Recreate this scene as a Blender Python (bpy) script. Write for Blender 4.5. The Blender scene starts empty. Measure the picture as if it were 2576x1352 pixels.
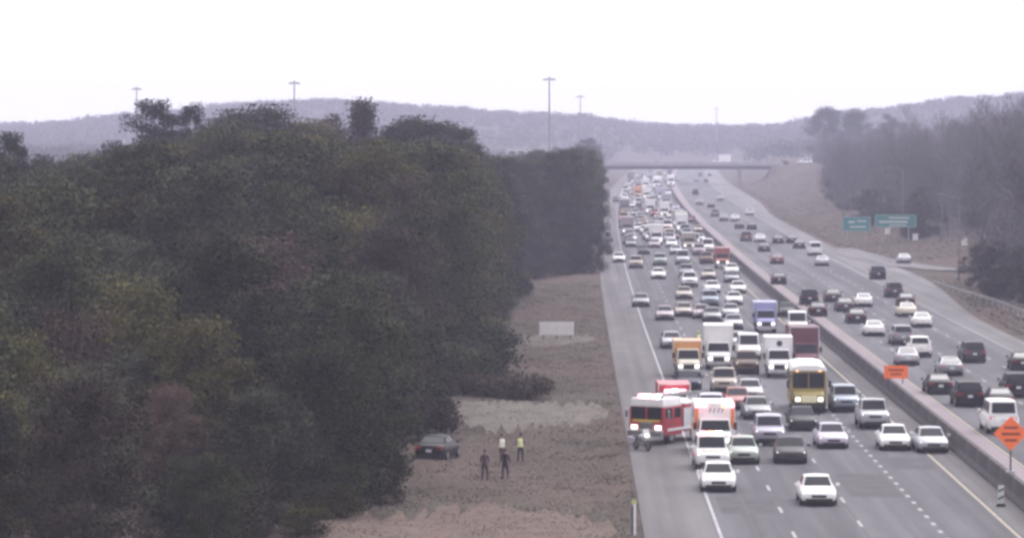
import bpy, bmesh, math, random
import numpy as np
from mathutils import Vector, Matrix, Euler
random.seed(7); np.random.seed(7)
SC = bpy.context.scene
COL = SC.collection
R = math.radians

# ------------------------------------------------------------------ camera, light, exposure
CAM_H = 19.6
cd = bpy.data.cameras.new('traffic_camera'); cam = bpy.data.objects.new('traffic_camera', cd)
COL.objects.link(cam); SC.camera = cam
cam.location = (0, 0, CAM_H); cam.rotation_euler = (R(90 - 2.06), 0, R(0.905))
cd.sensor_width = 36.0; cd.lens = 134.4; cd.clip_start = 1.0; cd.clip_end = 9000.0

world = bpy.data.worlds.new('World'); SC.world = world; world.use_nodes = True
wn = world.node_tree; wn.nodes.clear()
sky = wn.nodes.new('ShaderNodeTexSky'); sky.sky_type = 'NISHITA'; sky.sun_disc = False
SUN_EL, SUN_ROT = R(50), R(25)
sky.sun_elevation = SUN_EL; sky.sun_rotation = SUN_ROT
sky.air_density = 1.0; sky.dust_density = 9.0; sky.ozone_density = 1.0
hsv = wn.nodes.new('ShaderNodeHueSaturation'); hsv.inputs['Saturation'].default_value = 0.06
tint = wn.nodes.new('ShaderNodeMix'); tint.data_type = 'RGBA'; tint.blend_type = 'MULTIPLY'; tint.inputs[0].default_value = 1.0
tint.inputs[7].default_value = (0.99, 0.972, 1.005, 1)
bg = wn.nodes.new('ShaderNodeBackground'); bg.inputs['Strength'].default_value = 0.15
wo = wn.nodes.new('ShaderNodeOutputWorld')
cloud = wn.nodes.new('ShaderNodeMix'); cloud.data_type = 'RGBA'; cloud.inputs[0].default_value = 0.78      # even overcast veil over the blue
cloud.inputs[7].default_value = (3.6, 3.6, 3.6, 1)
wn.links.new(sky.outputs[0], hsv.inputs['Color']); wn.links.new(hsv.outputs[0], cloud.inputs[6]); wn.links.new(cloud.outputs[2], tint.inputs[6])
wn.links.new(tint.outputs[2], bg.inputs['Color']); wn.links.new(bg.outputs[0], wo.inputs['Surface'])

sl = bpy.data.lights.new('sun', 'SUN'); sun = bpy.data.objects.new('sun', sl); COL.objects.link(sun)
sl.energy = 0.5; sl.angle = R(25); sl.color = (1.0, 0.95, 0.95)
sd = Vector((math.sin(SUN_ROT) * math.cos(SUN_EL), math.cos(SUN_ROT) * math.cos(SUN_EL), math.sin(SUN_EL)))
sun.rotation_euler = sd.to_track_quat('Z', 'Y').to_euler(); sun.location = (0, 300, 200)

vs = SC.view_settings; vs.view_transform = 'Standard'; vs.look = 'None'; vs.exposure = 1.5; vs.gamma = 1.0
vs.use_curve_mapping = False
cy = SC.cycles
cy.use_denoising = True; cy.max_bounces = 5; cy.diffuse_bounces = 2; cy.glossy_bounces = 2; cy.volume_bounces = 1
cy.transparent_max_bounces = 4; cy.sample_clamp_indirect = 5.0; cy.filter_width = 3.0
cy.use_adaptive_sampling = True; cy.adaptive_threshold = 0.015

# ------------------------------------------------------------------ materials
MATS = {}
def mat(name, col, rough=0.7, metal=0.0, spec=0.4, noise=0.0, nscale=4.0, coat=0.0, emit=None, estr=0.0, bump=0.0, bscale=20.0,
        col2=None, col3=None, stretch=(1, 1, 1), coord='Object', rnd=0.0):
    if name in MATS: return MATS[name]
    m = bpy.data.materials.new(name); m.use_nodes = True
    n = m.node_tree.nodes; l = m.node_tree.links; p = n['Principled BSDF']
    p.inputs['Roughness'].default_value = rough; p.inputs['Metallic'].default_value = metal
    p.inputs['Specular IOR Level'].default_value = spec; p.inputs['Coat Weight'].default_value = coat
    p.inputs['Base Color'].default_value = (*col, 1)
    if emit: p.inputs['Emission Color'].default_value = (*emit, 1); p.inputs['Emission Strength'].default_value = estr
    if noise or col2 or bump or rnd:
        tc = n.new('ShaderNodeTexCoord'); mp = n.new('ShaderNodeMapping'); mp.inputs['Scale'].default_value = stretch
        l.new(tc.outputs[coord], mp.inputs[0])
        nt = n.new('ShaderNodeTexNoise'); nt.inputs['Scale'].default_value = nscale; nt.inputs['Detail'].default_value = 6
        nt.inputs['Roughness'].default_value = 0.65
        l.new(mp.outputs[0], nt.inputs['Vector'])
        cr = n.new('ShaderNodeValToRGB'); e = cr.color_ramp.elements
        e[0].position = 0.3; e[1].position = 0.7
        a = tuple(c * (1 - noise) for c in col); b = col2 if col2 else tuple(min(1, c * (1 + noise)) for c in col)
        e[0].color = (*a, 1); e[1].color = (*b, 1)
        if col3: k = cr.color_ramp.elements.new(0.5); k.color = (*col3, 1)
        l.new(nt.outputs[0], cr.inputs[0]); out = cr.outputs[0]
        if rnd:
            oi = n.new('ShaderNodeObjectInfo'); hs = n.new('ShaderNodeHueSaturation')
            mr = n.new('ShaderNodeMapRange'); mr.inputs[3].default_value = 1 - rnd; mr.inputs[4].default_value = 1 + rnd
            l.new(oi.outputs['Random'], mr.inputs[0]); l.new(mr.outputs[0], hs.inputs['Value']); l.new(out, hs.inputs['Color']); out = hs.outputs[0]
        l.new(out, p.inputs['Base Color'])
        if bump:
            b2 = n.new('ShaderNodeTexNoise'); b2.inputs['Scale'].default_value = bscale; b2.inputs['Detail'].default_value = 5
            l.new(tc.outputs[coord], b2.inputs['Vector'])
            bp = n.new('ShaderNodeBump'); bp.inputs['Strength'].default_value = bump; bp.inputs['Distance'].default_value = 0.1
            l.new(b2.outputs[0], bp.inputs['Height']); l.new(bp.outputs[0], p.inputs['Normal'])
    MATS[name] = m
    return m

PAINTS = dict(white=(.74, .72, .74), silver=(.38, .38, .41), lilac=(0.478, 0.435, 0.522), charcoal=(0.027, 0.026, 0.030), lilacgrey=(0.313, 0.296, 0.365),
              darkgrey=(0.051, 0.048, 0.054), greengrey=(0.313, 0.357, 0.322), bluegrey=(0.235, 0.270, 0.322), grey=(0.217, 0.217, 0.235), lavender=(0.435, 0.409, 0.522),
              tan=(0.365, 0.313, 0.278), navy=(0.018, 0.021, 0.045), brown=(0.139, 0.096, 0.078), maroon=(0.148, 0.061, 0.083), mauve=(0.348, 0.287, 0.322), black=(0.013, 0.012, 0.014),
              cream=(0.609, 0.574, 0.487), blue=(0.313, 0.313, 0.522), red=(0.30, 0.085, 0.075), orange=(0.626, 0.296, 0.113), busyellow=(0.30, 0.235, 0.085), firered=(0.365, 0.043, 0.052))
def paint(k):
    c = PAINTS[k]
    dk = k in ('black', 'charcoal', 'darkgrey', 'navy', 'brown', 'maroon')
    return mat('paint_' + k, c, rough=.5 if dk else .38, spec=.15 if dk else .35, coat=.04 if dk else .12, noise=.10, nscale=1.3, metal=.25 if k in ('silver', 'grey', 'bluegrey', 'lilacgrey') else 0)
GLASS = mat('window_glass', (.012, .013, .018), rough=.22, spec=.25)
RUBBER = mat('tyre_rubber', (.018, .018, .019), rough=.85, noise=.2)
RIM = mat('wheel_alloy', (.38, .38, .40), rough=.35, metal=.7, noise=.15, nscale=9)
TRIM = mat('black_trim', (.02, .02, .022), rough=.6, noise=.2)
HEADL = mat('headlight_lens', (.8, .8, .82), rough=.12, emit=(1, .95, .92), estr=1.2)
TAILL = mat('taillight_lens', (.30, .015, .02), rough=.2, emit=(1, .08, .06), estr=.12)
PLATE = mat('plate_white', (.6, .6, .62), rough=.5, noise=.1)
CHROME = mat('chrome', (.55, .55, .57), rough=.25, metal=.9, noise=.1)
AMBER = mat('amber_lens', (.9, .35, .05), rough=.2, emit=(1, .42, .1), estr=4)
REDL = mat('red_flasher', (.7, .05, .08), rough=.2, emit=(1, .12, .2), estr=11)
WHITEL = mat('white_flasher', (.9, .9, .95), rough=.2, emit=(.95, .9, 1), estr=10)
STEEL = mat('galvanised_steel', (.36, .36, .38), rough=.45, metal=.5, noise=.2, nscale=3)
WHITE = paint('white'); 

# ------------------------------------------------------------------ mesh helpers
class MB:
    def __init__(s): s.v = []; s.f = []; s.m = []; s.cur = 0; s.sm = []
    def add(s, pts, faces, smooth=False):
        b = len(s.v); s.v += [tuple(p) for p in pts]
        for f in faces: s.f.append([b + i for i in f]); s.m.append(s.cur); s.sm.append(smooth)
    def box(s, c, d, top=1.0, topy=1.0):
        x, y, z = c; a, b, h = d[0] / 2, d[1] / 2, d[2] / 2
        p = [(x - a, y - b, z - h), (x + a, y - b, z - h), (x + a, y + b, z - h), (x - a, y + b, z - h)]
        a *= top; b *= topy
        p += [(x - a, y - b, z + h), (x + a, y - b, z + h), (x + a, y + b, z + h), (x - a, y + b, z + h)]
        s.add(p, [(3, 2, 1, 0), (4, 5, 6, 7), (0, 1, 5, 4), (1, 2, 6, 5), (2, 3, 7, 6), (3, 0, 4, 7)])
    def hexa(s, p): s.add(p, [(3, 2, 1, 0), (4, 5, 6, 7), (0, 1, 5, 4), (1, 2, 6, 5), (2, 3, 7, 6), (3, 0, 4, 7)])
    def tube(s, p0, p1, r0, r1=None, n=8, caps=True, smooth=True):
        p0 = Vector(p0); p1 = Vector(p1); r1 = r0 if r1 is None else r1
        d = (p1 - p0); L = d.length
        if L < 1e-6: return
        d /= L; a = d.orthogonal().normalized(); b = d.cross(a)
        pts = []
        for q, r in ((p0, r0), (p1, r1)):
            for i in range(n):
                t = 2 * math.pi * i / n; pts.append(q + a * (r * math.cos(t)) + b * (r * math.sin(t)))
        s.add(pts, [(i, (i + 1) % n, n + (i + 1) % n, n + i) for i in range(n)], smooth)
        if caps: b0 = len(s.v) - 2 * n; s.f.append([b0 + i for i in reversed(range(n))]); s.m.append(s.cur); s.sm.append(False); s.f.append([b0 + n + i for i in range(n)]); s.m.append(s.cur); s.sm.append(False)
    def loft(s, rings, smooth=True, caps=True):
        n = len(rings[0]); k = len(rings); pts = [p for r in rings for p in r]; fs = []
        for i in range(k - 1):
            for j in range(n):
                fs.append((i * n + j, i * n + (j + 1) % n, (i + 1) * n + (j + 1) % n, (i + 1) * n + j))
        if caps: fs.append(tuple(reversed(range(n)))); fs.append(tuple((k - 1) * n + j for j in range(n)))
        s.add(pts, fs, smooth)
    def mesh(s, name, mats, bevel=0.0, fix=True):
        me = bpy.data.meshes.new(name); me.from_pydata(s.v, [], s.f)
        me.polygons.foreach_set('material_index', s.m); me.polygons.foreach_set('use_smooth', s.sm)
        if fix or bevel:
            bm = bmesh.new(); bm.from_mesh(me)
            bmesh.ops.remove_doubles(bm, verts=bm.verts, dist=1e-4)
            if bevel:
                es = [e for e in bm.edges if len(e.link_faces) == 2 and e.calc_face_angle(0) > .6]
                bmesh.ops.bevel(bm, geom=es, offset=bevel, segments=2, affect='EDGES', profile=.6, clamp_overlap=True)
            bmesh.ops.recalc_face_normals(bm, faces=bm.faces)
            for e in bm.edges:
                if len(e.link_faces) == 2 and e.calc_face_angle(0) > .7: e.smooth = False
            bm.to_mesh(me); bm.free()
        for m in mats: me.materials.append(m)
        return me

def np_mesh(name, V, F, mats, smooth=False):
    me = bpy.data.meshes.new(name); V = np.asarray(V, np.float32); F = np.asarray(F, np.int32)
    me.vertices.add(len(V)); me.vertices.foreach_set('co', V.ravel())
    k = F.shape[1]; me.loops.add(F.size); me.loops.foreach_set('vertex_index', F.ravel())
    me.polygons.add(len(F)); me.polygons.foreach_set('loop_start', np.arange(0, F.size, k, dtype=np.int32))
    me.polygons.foreach_set('loop_total', np.full(len(F), k, np.int32))
    if smooth: me.polygons.foreach_set('use_smooth', np.ones(len(F), bool))
    me.update(calc_edges=True); me.validate()
    for m in mats: me.materials.append(m)
    return me

def obj(name, me, parent=None, loc=None, rot=None, scale=None):
    o = bpy.data.objects.new(name, me); COL.objects.link(o)
    if parent: o.parent = parent
    if loc: o.location = loc
    if rot: o.rotation_euler = rot
    if scale: o.scale = scale
    return o
def setmat(o, m):
    o.material_slots[0].link = 'OBJECT'; o.material_slots[0].material = m
def tag(o, label=None, cat=None, group=None, kind=None):
    for k, v in (('label', label), ('category', cat), ('group', group), ('kind', kind)):
        if v: o[k] = v
    return o
def empty(name, loc, rz=0.0):
    o = bpy.data.objects.new(name, None); COL.objects.link(o); o.location = loc; o.rotation_euler = (0, 0, rz); o.empty_display_size = .5
    return o

# ------------------------------------------------------------------ the place: alignment and terrain
def off(Y): return 1.07e-5 * max(0.0, Y - 350.0) ** 2
def heading(Y): return -math.atan(2 * 1.07e-5 * max(0.0, Y - 350.0))
def sm(a, b, x):
    t = min(1, max(0, (x - a) / (b - a))); return t * t * (3 - 2 * t)
def edge_r(Y):      # paved edge on the right
    return 42.2 + 4.6 * sm(380, 520, Y) - 3.6 * sm(540, 640, Y) + 3.5 * sm(850, 1100, Y)
BRY = 1430.0
def gz(X, Y):
    u = X - off(Y)
    z = -0.06
    rb = edge_r(Y) + 2
    hr = 1.2 * sm(250, 450, Y) + 2.2 * sm(560, 800, Y) + 3.0 * sm(850, 1300, Y)
    z += hr * sm(rb + 2, rb + 30, u) + 3.0 * sm(90, 220, u) * sm(300, 600, Y)
    # bank with undulation left of the shoulder
    lw = sm(2.4, -4, u)
    z += lw * (0.25 * math.sin(Y * .045) + .18 * math.sin(X * .5 + Y * .11) - .1)
    z += 4.0 * sm(-30, -160, u) * sm(500, 1100, Y)
    # approach embankments of the overpass
    ap = math.exp(-((Y - BRY) / 26.0) ** 4)
    z = z + ap * (7.2 - z) * max(sm(58.5, 63, u), sm(-5, -12, u)) if Y > 1300 else z
    # hills that close the view
    if Y > 1900:
        px = 1440 + X / Y * 9620
        pts = [(-900, 318), (-300, 322), (0, 312), (340, 276), (700, 252), (1000, 254), (1350, 274), (1550, 300), (1750, 320), (1950, 306), (2150, 266), (2576, 232), (3100, 222), (3900, 240)]
        for (a, p), (b, q) in zip(pts, pts[1:]):
            if a <= px <= b: ys = p + (q - p) * (px - a) / (b - a); break
        else: ys = 300
        top = CAM_H + (330 - ys - 3) / 3.436 + 5
        far = sm(2150, 2800, Y) * (1 - .25 * sm(2850, 3600, Y))
        z += far * max(0, top - z - 11.5 + 1.5 * math.sin(X * .023) + .9 * math.sin(X * .071 + 1))
    return z

def ground_material():
    m = bpy.data.materials.new('dry_grass_ground'); m.use_nodes = True
    n = m.node_tree.nodes; l = m.node_tree.links; p = n['Principled BSDF']; p.inputs['Roughness'].default_value = .95; p.inputs['Specular IOR Level'].default_value = .03
    tc = n.new('ShaderNodeTexCoord')
    def nz(sc, stretch, det=5):
        mp = n.new('ShaderNodeMapping'); mp.inputs['Scale'].default_value = stretch; l.new(tc.outputs['Object'], mp.inputs[0])
        t = n.new('ShaderNodeTexNoise'); t.inputs['Scale'].default_value = sc; t.inputs['Detail'].default_value = det; l.new(mp.outputs[0], t.inputs['Vector']); return t.outputs[0]
    def ramp(f, a, b, ca, cb):
        r = n.new('ShaderNodeValToRGB'); e = r.color_ramp.elements; e[0].position = a; e[1].position = b; e[0].color = (*ca, 1); e[1].color = (*cb, 1); l.new(f, r.inputs[0]); return r.outputs[0]
    def mix(fac, a, b):
        x = n.new('ShaderNodeMix'); x.data_type = 'RGBA'; l.new(fac, x.inputs[0]); l.new(a, x.inputs[6]); l.new(b, x.inputs[7]); return x.outputs[2]
    base = ramp(nz(.35, (1, .35, 1)), .3, .7, (.064, .055, .047), (.114, .099, .086))
    red = ramp(nz(.9, (1, 1, 1)), .3, .7, (.094, .072, .064), (.128, .099, .089))
    big = ramp(nz(.06, (1, .5, 1)), .45, .6, (0, 0, 0), (1, 1, 1))
    fine = ramp(nz(5, (1, .4, 1)), .3, .75, (.6, .6, .6), (1.15, 1.15, 1.15))
    c = mix(big, base, red)
    x = n.new('ShaderNodeMix'); x.data_type = 'RGBA'; x.blend_type = 'MULTIPLY'; x.inputs[0].default_value = .8; l.new(c, x.inputs[6]); l.new(fine, x.inputs[7])
    l.new(x.outputs[2], p.inputs['Base Color'])
    bp = n.new('ShaderNodeBump'); bp.inputs['Strength'].default_value = .7; bp.inputs['Distance'].default_value = .15; l.new(nz(3, (1, 1, 1)), bp.inputs['Height']); l.new(bp.outputs[0], p.inputs['Normal'])
    return m
def build_ground():
    xs = sorted(set([-2600, -2000, -1500, -1100, -800] + list(range(-600, -60, 12)) + [x * 2 for x in range(-30, -6)] + [x * .8 for x in range(-15, 6)] + [x * 2.0 for x in range(3, 70)] + list(range(140, 600, 12)) + [800, 1100, 1500, 2000, 2600]))
    ys = [-60, 40, 100] + [140 + 5 * i for i in range(60)] + [440 + 12 * i for i in range(72)] + [1304 + 6 * i for i in range(44)] + [1570 + 25 * i for i in range(60)] + [3100 + 50 * i for i in range(11)] + [3680]
    V = []; nx = len(xs)
    for Y in ys:
        for X in xs:
            XX = X + off(min(Y, 1900)); V.append((XX, Y, gz(XX, Y)))
    F = [(j * nx + i, j * nx + i + 1, (j + 1) * nx + i + 1, (j + 1) * nx + i) for j in range(len(ys) - 1) for i in range(nx - 1)]
    tag(obj('ground', np_mesh('ground', V, F, [ground_material()], True)), kind='structure')
build_ground()

def strip(name, x0, x1, y0, y1, z, m, step=20, parent=None, wid=None, kind=None):
    n = max(1, int((y1 - y0) / step)); V = []; F = []
    for i in range(n + 1):
        Y = y0 + (y1 - y0) * i / n
        a = x0(Y) if callable(x0) else x0; b = x1(Y) if callable(x1) else x1
        V += [(a + off(Y), Y, z), (b + off(Y), Y, z)]
        if i: F.append((2 * i - 2, 2 * i - 1, 2 * i + 1, 2 * i))
    o = obj(name, np_mesh(name, V, F, [m]), parent)
    if kind: o['kind'] = kind
    return o

ASPH = mat('worn_pavement', (.122, .118, .129), rough=.9, spec=.08, nscale=.35, noise=.18, stretch=(1, .08, 1), bump=.15, bscale=6)
SHO = mat('pale_shoulder_pavement', (.145, .136, .142), rough=.9, spec=.08, nscale=.3, noise=.15, stretch=(1, .15, 1), bump=.1, bscale=6)
SHOR = mat('pale_concrete_shoulder', (.168, .160, .166), rough=.9, spec=.08, nscale=.3, noise=.14, stretch=(1, .15, 1), bump=.1, bscale=6)
def tracks(m):
    n = m.node_tree.nodes; l = m.node_tree.links; pb = n['Principled BSDF']; src = pb.inputs['Base Color'].links[0].from_socket
    tc = n.new('ShaderNodeTexCoord'); out = src
    for st, sc, lo, hi, a, b in (((1, .006, 1), .85, .35, .65, .80, 1.10), ((.25, .02, 1), .8, .4, .6, .86, 1.06), ((1, .5, 1), 9, .3, .7, .9, 1.08)):
        mp = n.new('ShaderNodeMapping'); mp.inputs['Scale'].default_value = st; nt = n.new('ShaderNodeTexNoise'); nt.inputs['Scale'].default_value = sc; nt.inputs['Detail'].default_value = 4
        mr = n.new('ShaderNodeMapRange'); mr.inputs[1].default_value = lo; mr.inputs[2].default_value = hi; mr.inputs[3].default_value = a; mr.inputs[4].default_value = b
        mx = n.new('ShaderNodeMix'); mx.data_type = 'RGBA'; mx.blend_type = 'MULTIPLY'; mx.inputs[0].default_value = 1
        l.new(tc.outputs['Object'], mp.inputs[0]); l.new(mp.outputs[0], nt.inputs['Vector']); l.new(nt.outputs[0], mr.inputs[0]); l.new(out, mx.inputs[6]); l.new(mr.outputs[0], mx.inputs[7]); out = mx.outputs[2]
    l.new(out, pb.inputs['Base Color'])
for m_ in (ASPH, SHO, SHOR): tracks(m_)
LINEW = mat('white_road_paint', (.29, .28, .30), rough=.75, noise=.35, nscale=1.2)
LINEY = mat('worn_yellow_paint', (.29, .25, .19), rough=.75, noise=.3, nscale=1.2)
SEAM = mat('tar_seam', (.055, .05, .056), rough=.8, noise=.3)
YE = 2300
road_l = strip('oncoming_carriageway', 7.0, 21.9, 60, YE, 0.0, ASPH, kind='structure')
strip('left_shoulder', 3.5, 7.0, 60, YE, 0.0, SHO, kind='structure')
strip('inner_shoulder', 21.9, 23.3, 60, YE, 0.0, SHO, kind='structure')
PINK = mat('pinkish_concrete', (.235, .20, .215), rough=.9, spec=.08, nscale=.3, noise=.14, stretch=(1, .15, 1), bump=.1, bscale=6)
strip('median_strip', 24.25, 26.3, 60, YE, 0.0, PINK, kind='structure')
road_r = strip('far_carriageway', 26.3, 39.6, 60, YE, 0.0, ASPH, kind='structure')
strip('right_shoulder', 39.6, edge_r, 60, YE, 0.0, SHOR, kind='structure')
strip('edge_line', 7.14, 7.30, 60, 1500, .006, LINEW, parent=road_l)
strip('edge_line', 21.55, 21.72, 60, 1500, .006, LINEY, parent=road_l)
strip('edge_line', 26.36, 26.5, 60, 1500, .006, LINEY, parent=road_r)
strip('edge_line', 39.3, 39.46, 60, 1500, .006, LINEW, parent=road_r)
strip('tar_seam', 8.95, 9.1, 60, 700, .004, SEAM, parent=road_l)
strip('tar_seam', 14.3, 14.42, 60, 700, .004, SEAM, parent=road_l)
strip('tar_seam', 12.55, 12.68, 60, 520, .004, SEAM, parent=road_l)
PATCH = mat('pavement_patch', (.100, .096, .104), rough=.9, spec=.05, noise=.2, nscale=.8)
for x_, y_, w_, l_ in ((9.2, 196, 3.0, 9), (16.4, 205, 2.8, 14), (12.7, 246, 3.0, 11), (19.9, 222, 2.6, 8), (30.3, 300, 3.0, 16), (34.0, 352, 3.0, 20), (27.9, 420, 2.8, 22), (9.1, 420, 3.0, 24)):
    q_ = [(x_ - w_ / 2, y_, .003), (x_ + w_ / 2, y_, .003), (x_ + w_ / 2, y_ + l_, .003), (x_ - w_ / 2, y_ + l_, .003)]
    obj('repair_patch', np_mesh('repair_patch', q_, [(0, 1, 2, 3)], [PATCH]), road_l if x_ < 23 else road_r)
def dashes(par, xs, y0, y1, cyc, ln, w, near):
    me = None; V = []; F = []
    q = MB(); q.add([(-w / 2, 0, 0), (w / 2, 0, 0), (w / 2, ln, 0), (-w / 2, ln, 0)], [(0, 1, 2, 3)]); me = q.mesh('lane_dash', [LINEW], fix=False)
    for k, x in enumerate(xs):
        Y = y0 + (k * 5.3) % cyc
        while Y < y1:
            if Y < near: obj('lane_dash', me, par, (x, Y, .006))
            else:
                b = len(V); o = off(Y)
                V += [(x - w / 2 + o, Y, .006), (x + w / 2 + o, Y, .006), (x + w / 2 + off(Y + ln), Y + ln, .006), (x - w / 2 + off(Y + ln), Y + ln, .006)]; F.append((b, b + 1, b + 2, b + 3))
            Y += cyc
    tag(obj('lane_dashes', np_mesh('lane_dashes', V, F, [LINEW]), par), kind='stuff')
dashes(road_l, (10.8, 14.4), 172, 1400, 12.2, 3.05, .16, 330)
dashes(road_l, (18.06,), 172, 900, 3.66, 1.2, .22, 290)
dashes(road_r, (28.8, 32.4, 36.0), 172, 1400, 12.2, 3.05, .15, 420)
# skid-darkened wheel tracks are part of the pavement; ramp joining from the right
def ramp():
    P = [(44.0, 640), (46.5, 585), (49.5, 556), (54, 540), (61, 533), (70, 532), (84, 536)]
    V = []; F = []; w = 3.0
    for i, (x, y) in enumerate(P):
        a = P[max(0, i - 1)]; b = P[min(len(P) - 1, i + 1)]; d = Vector((b[0] - a[0], b[1] - a[1])).normalized(); nn = Vector((-d.y, d.x))
        for s in (-1, 1):
            q = Vector((x, y)) + nn * w * s; V.append((q.x, q.y, max(.03, gz(x, y) + .12)))
        if i: F.append((2 * i - 2, 2 * i - 1, 2 * i + 1, 2 * i))
    tag(obj('entry_ramp', np_mesh('ramp', V, F, [SHOR])), kind='structure')
ramp()

# ------------------------------------------------------------------ median barrier, overpass, building
CONC = mat('grimy_concrete', (.10, .092, .10), rough=.9, spec=.05, nscale=.8, noise=.3, bump=.2, bscale=5)
CONCP = mat('pale_concrete', (.33, .305, .32), rough=.9, spec=.2, nscale=.6, noise=.14, bump=.1, bscale=5)
GIRD = mat('weathered_girder', (.05, .045, .055), rough=.8, noise=.2)
def barrier():
    root = empty('median_barrier', (23.75, 160, 0))
    tag(root, 'long grey concrete median barrier between the two carriageways', 'barrier')
    prof = [(-.42, 0), (-.40, .10), (-.24, .36), (-.13, 1.12), (.13, 1.12), (.24, .36), (.40, .10), (.42, 0)]
    L = 6.05
    def rings(y): return [(x, y, z) for x, z in prof]
    q = MB(); q.loft([rings(0.02), rings(L - .02)], smooth=False); me = q.mesh('barrier_segment', [CONC])
    Y = 160
    while Y < 720:
        obj('barrier_segment', me, root, (off(Y), Y - 160, 0), (0, 0, heading(Y + L / 2))); Y += L
    q = MB(); rr = []
    while Y < 2100: rr.append([(x + off(Y), Y - 160, z) for x, z in prof]); Y += 20
    q.loft(rr, smooth=False)
    tag(obj('far_barrier_run', q.mesh('far_barrier_run', [CONC]), root), kind='stuff')
barrier()

def overpass():
    ox = off(BRY)
    root = empty('overpass', (ox, BRY, 0)); tag(root, 'long low highway overpass with a dark girder and pale parapet', 'bridge')
    q = MB(); q.box((28, 0, 7.0), (76, 13, .5)); obj('deck', q.mesh('deck', [CONCP]), root)
    for y in (-5.2, -1.8, 1.8, 5.2):
        q = MB(); q.box((28, y, 6.10), (76, .55, 1.3)); obj('girder', q.mesh('girder', [GIRD]), root)
    for y in (-6.35, 6.35):
        q = MB(); q.box((28, y, 7.68), (76, .3, 1.15)); obj('parapet', q.mesh('parapet', [CONCP]), root)
    for x in (-1.5, 23.8, 50):
        pb = MB(); pb.box((x, 0, 5.15), (1.1, 12, .6)); cap = obj('pier_cap', pb.mesh('pier_cap', [CONCP]), root)
        for y in (-4, 0, 4):
            q = MB(); q.tube((x, y, -.05), (x, y, 4.85), .45, n=10); obj('pier_column', q.mesh('pier_column', [CONCP]), root)
    for x in (-9.5, 65.5):
        q = MB(); q.box((x, 0, 3.3), (1.2, 13.4, 6.9)); obj('abutment', q.mesh('abutment', [CONCP]), root)
    rd = MB()
    for a, b in ((66.2, 150), (-90, -10.2)):
        n = 12
        for i in range(n):
            x0 = a + (b - a) * i / n; x1 = a + (b - a) * (i + 1) / n
            rd.add([(x0 + ox, BRY - 5, 7.36), (x1 + ox, BRY - 5, 7.36), (x1 + ox, BRY + 5, 7.36), (x0 + ox, BRY + 5, 7.36)], [(0, 1, 2, 3)])
    tag(obj('cross_road', rd.mesh('cross_road', [SHOR])), kind='structure')
overpass()
RAILM = mat('dull_rail_steel', (.2, .19, .2), rough=.8, noise=.2, nscale=2)
def wbeam(name, pts, label, group=None, post=4.0):
    root = empty(name, pts[0]); tag(root, label, 'guardrail', group); b = Vector(pts[0])
    prof = [(0, -.155), (-.08, -.09), (-.02, 0), (-.08, .09), (0, .155), (.02, .155), (-.05, .09), (.01, 0), (-.05, -.09), (.02, -.155)]
    q = MB(); rr = []
    for i, p in enumerate(pts):
        a = Vector(pts[max(0, i - 1)]); c = Vector(pts[min(len(pts) - 1, i + 1)]); d = (c - a); d.z = 0; d.normalize(); nn = Vector((d.y, -d.x, 0))
        rr.append([Vector(p) - b + nn * x + Vector((0, 0, .58 + z)) for x, z in prof])
    q.loft(rr, smooth=False); obj('rail', q.mesh('rail', [RAILM]), root)
    pm = MB(); pm.box((0, 0, .25), (.12, .12, 1.0)); me = pm.mesh('post', [STEEL])
    for p, c in zip(pts, pts[1:]):
        d = Vector(c) - Vector(p); n = max(1, int(d.length / post))
        for k in range(n):
            obj('post', me, root, Vector(p) - b + d * (k / n) + Vector((.08, 0, 0)))
wbeam('guardrail', [(83 + i * 9, BRY - 6.2, 7.2) for i in range(5)], 'pale guardrail on the embankment right of the overpass')
wbeam('guardrail', [(47.6 - .5 * max(0, i - 7), 330 + i * 14, gz(47.6, 330 + i * 14) + .1) for i in range(12)], 'steel guardrail along the right road edge below the ramp', post=4.5)

def pale_building():
    bx, by, bz = -15.0, 1560.0, gz(-15, 1560)
    root = empty('commercial_building', (bx, by, bz)); tag(root, 'pale long low building showing over the wood left of the overpass', 'building')
    wall = mat('pale_stucco', (.52, .50, .52), rough=.9, noise=.1, nscale=.5)
    H = 12.5 - bz
    q = MB(); q.box((0, 0, H / 2 - .5), (24, 12, H + 1)); obj('wall', q.mesh('wall', [wall]), root)
    q = MB(); q.box((0, 0, H + .2), (25, 13, .5)); q.box((4, 0, H + .9), (5, 4, .9)); obj('roof', q.mesh('roof', [CONCP]), root)
    w = MB(); w.box((0, 0, 0), (2.2, .12, 1.3)); me = w.mesh('window', [GLASS])
    f = MB(); f.box((0, 0, -.75), (2.5, .25, .15)); fm = f.mesh('sill', [CONCP])
    for r in range(2):
        for i in range(6): o = obj('window', me, root, (-9.5 + i * 3.8, -6.02, H - 1.6 - r * 3.2)); obj('sill', fm, o)
pale_building()

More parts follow.
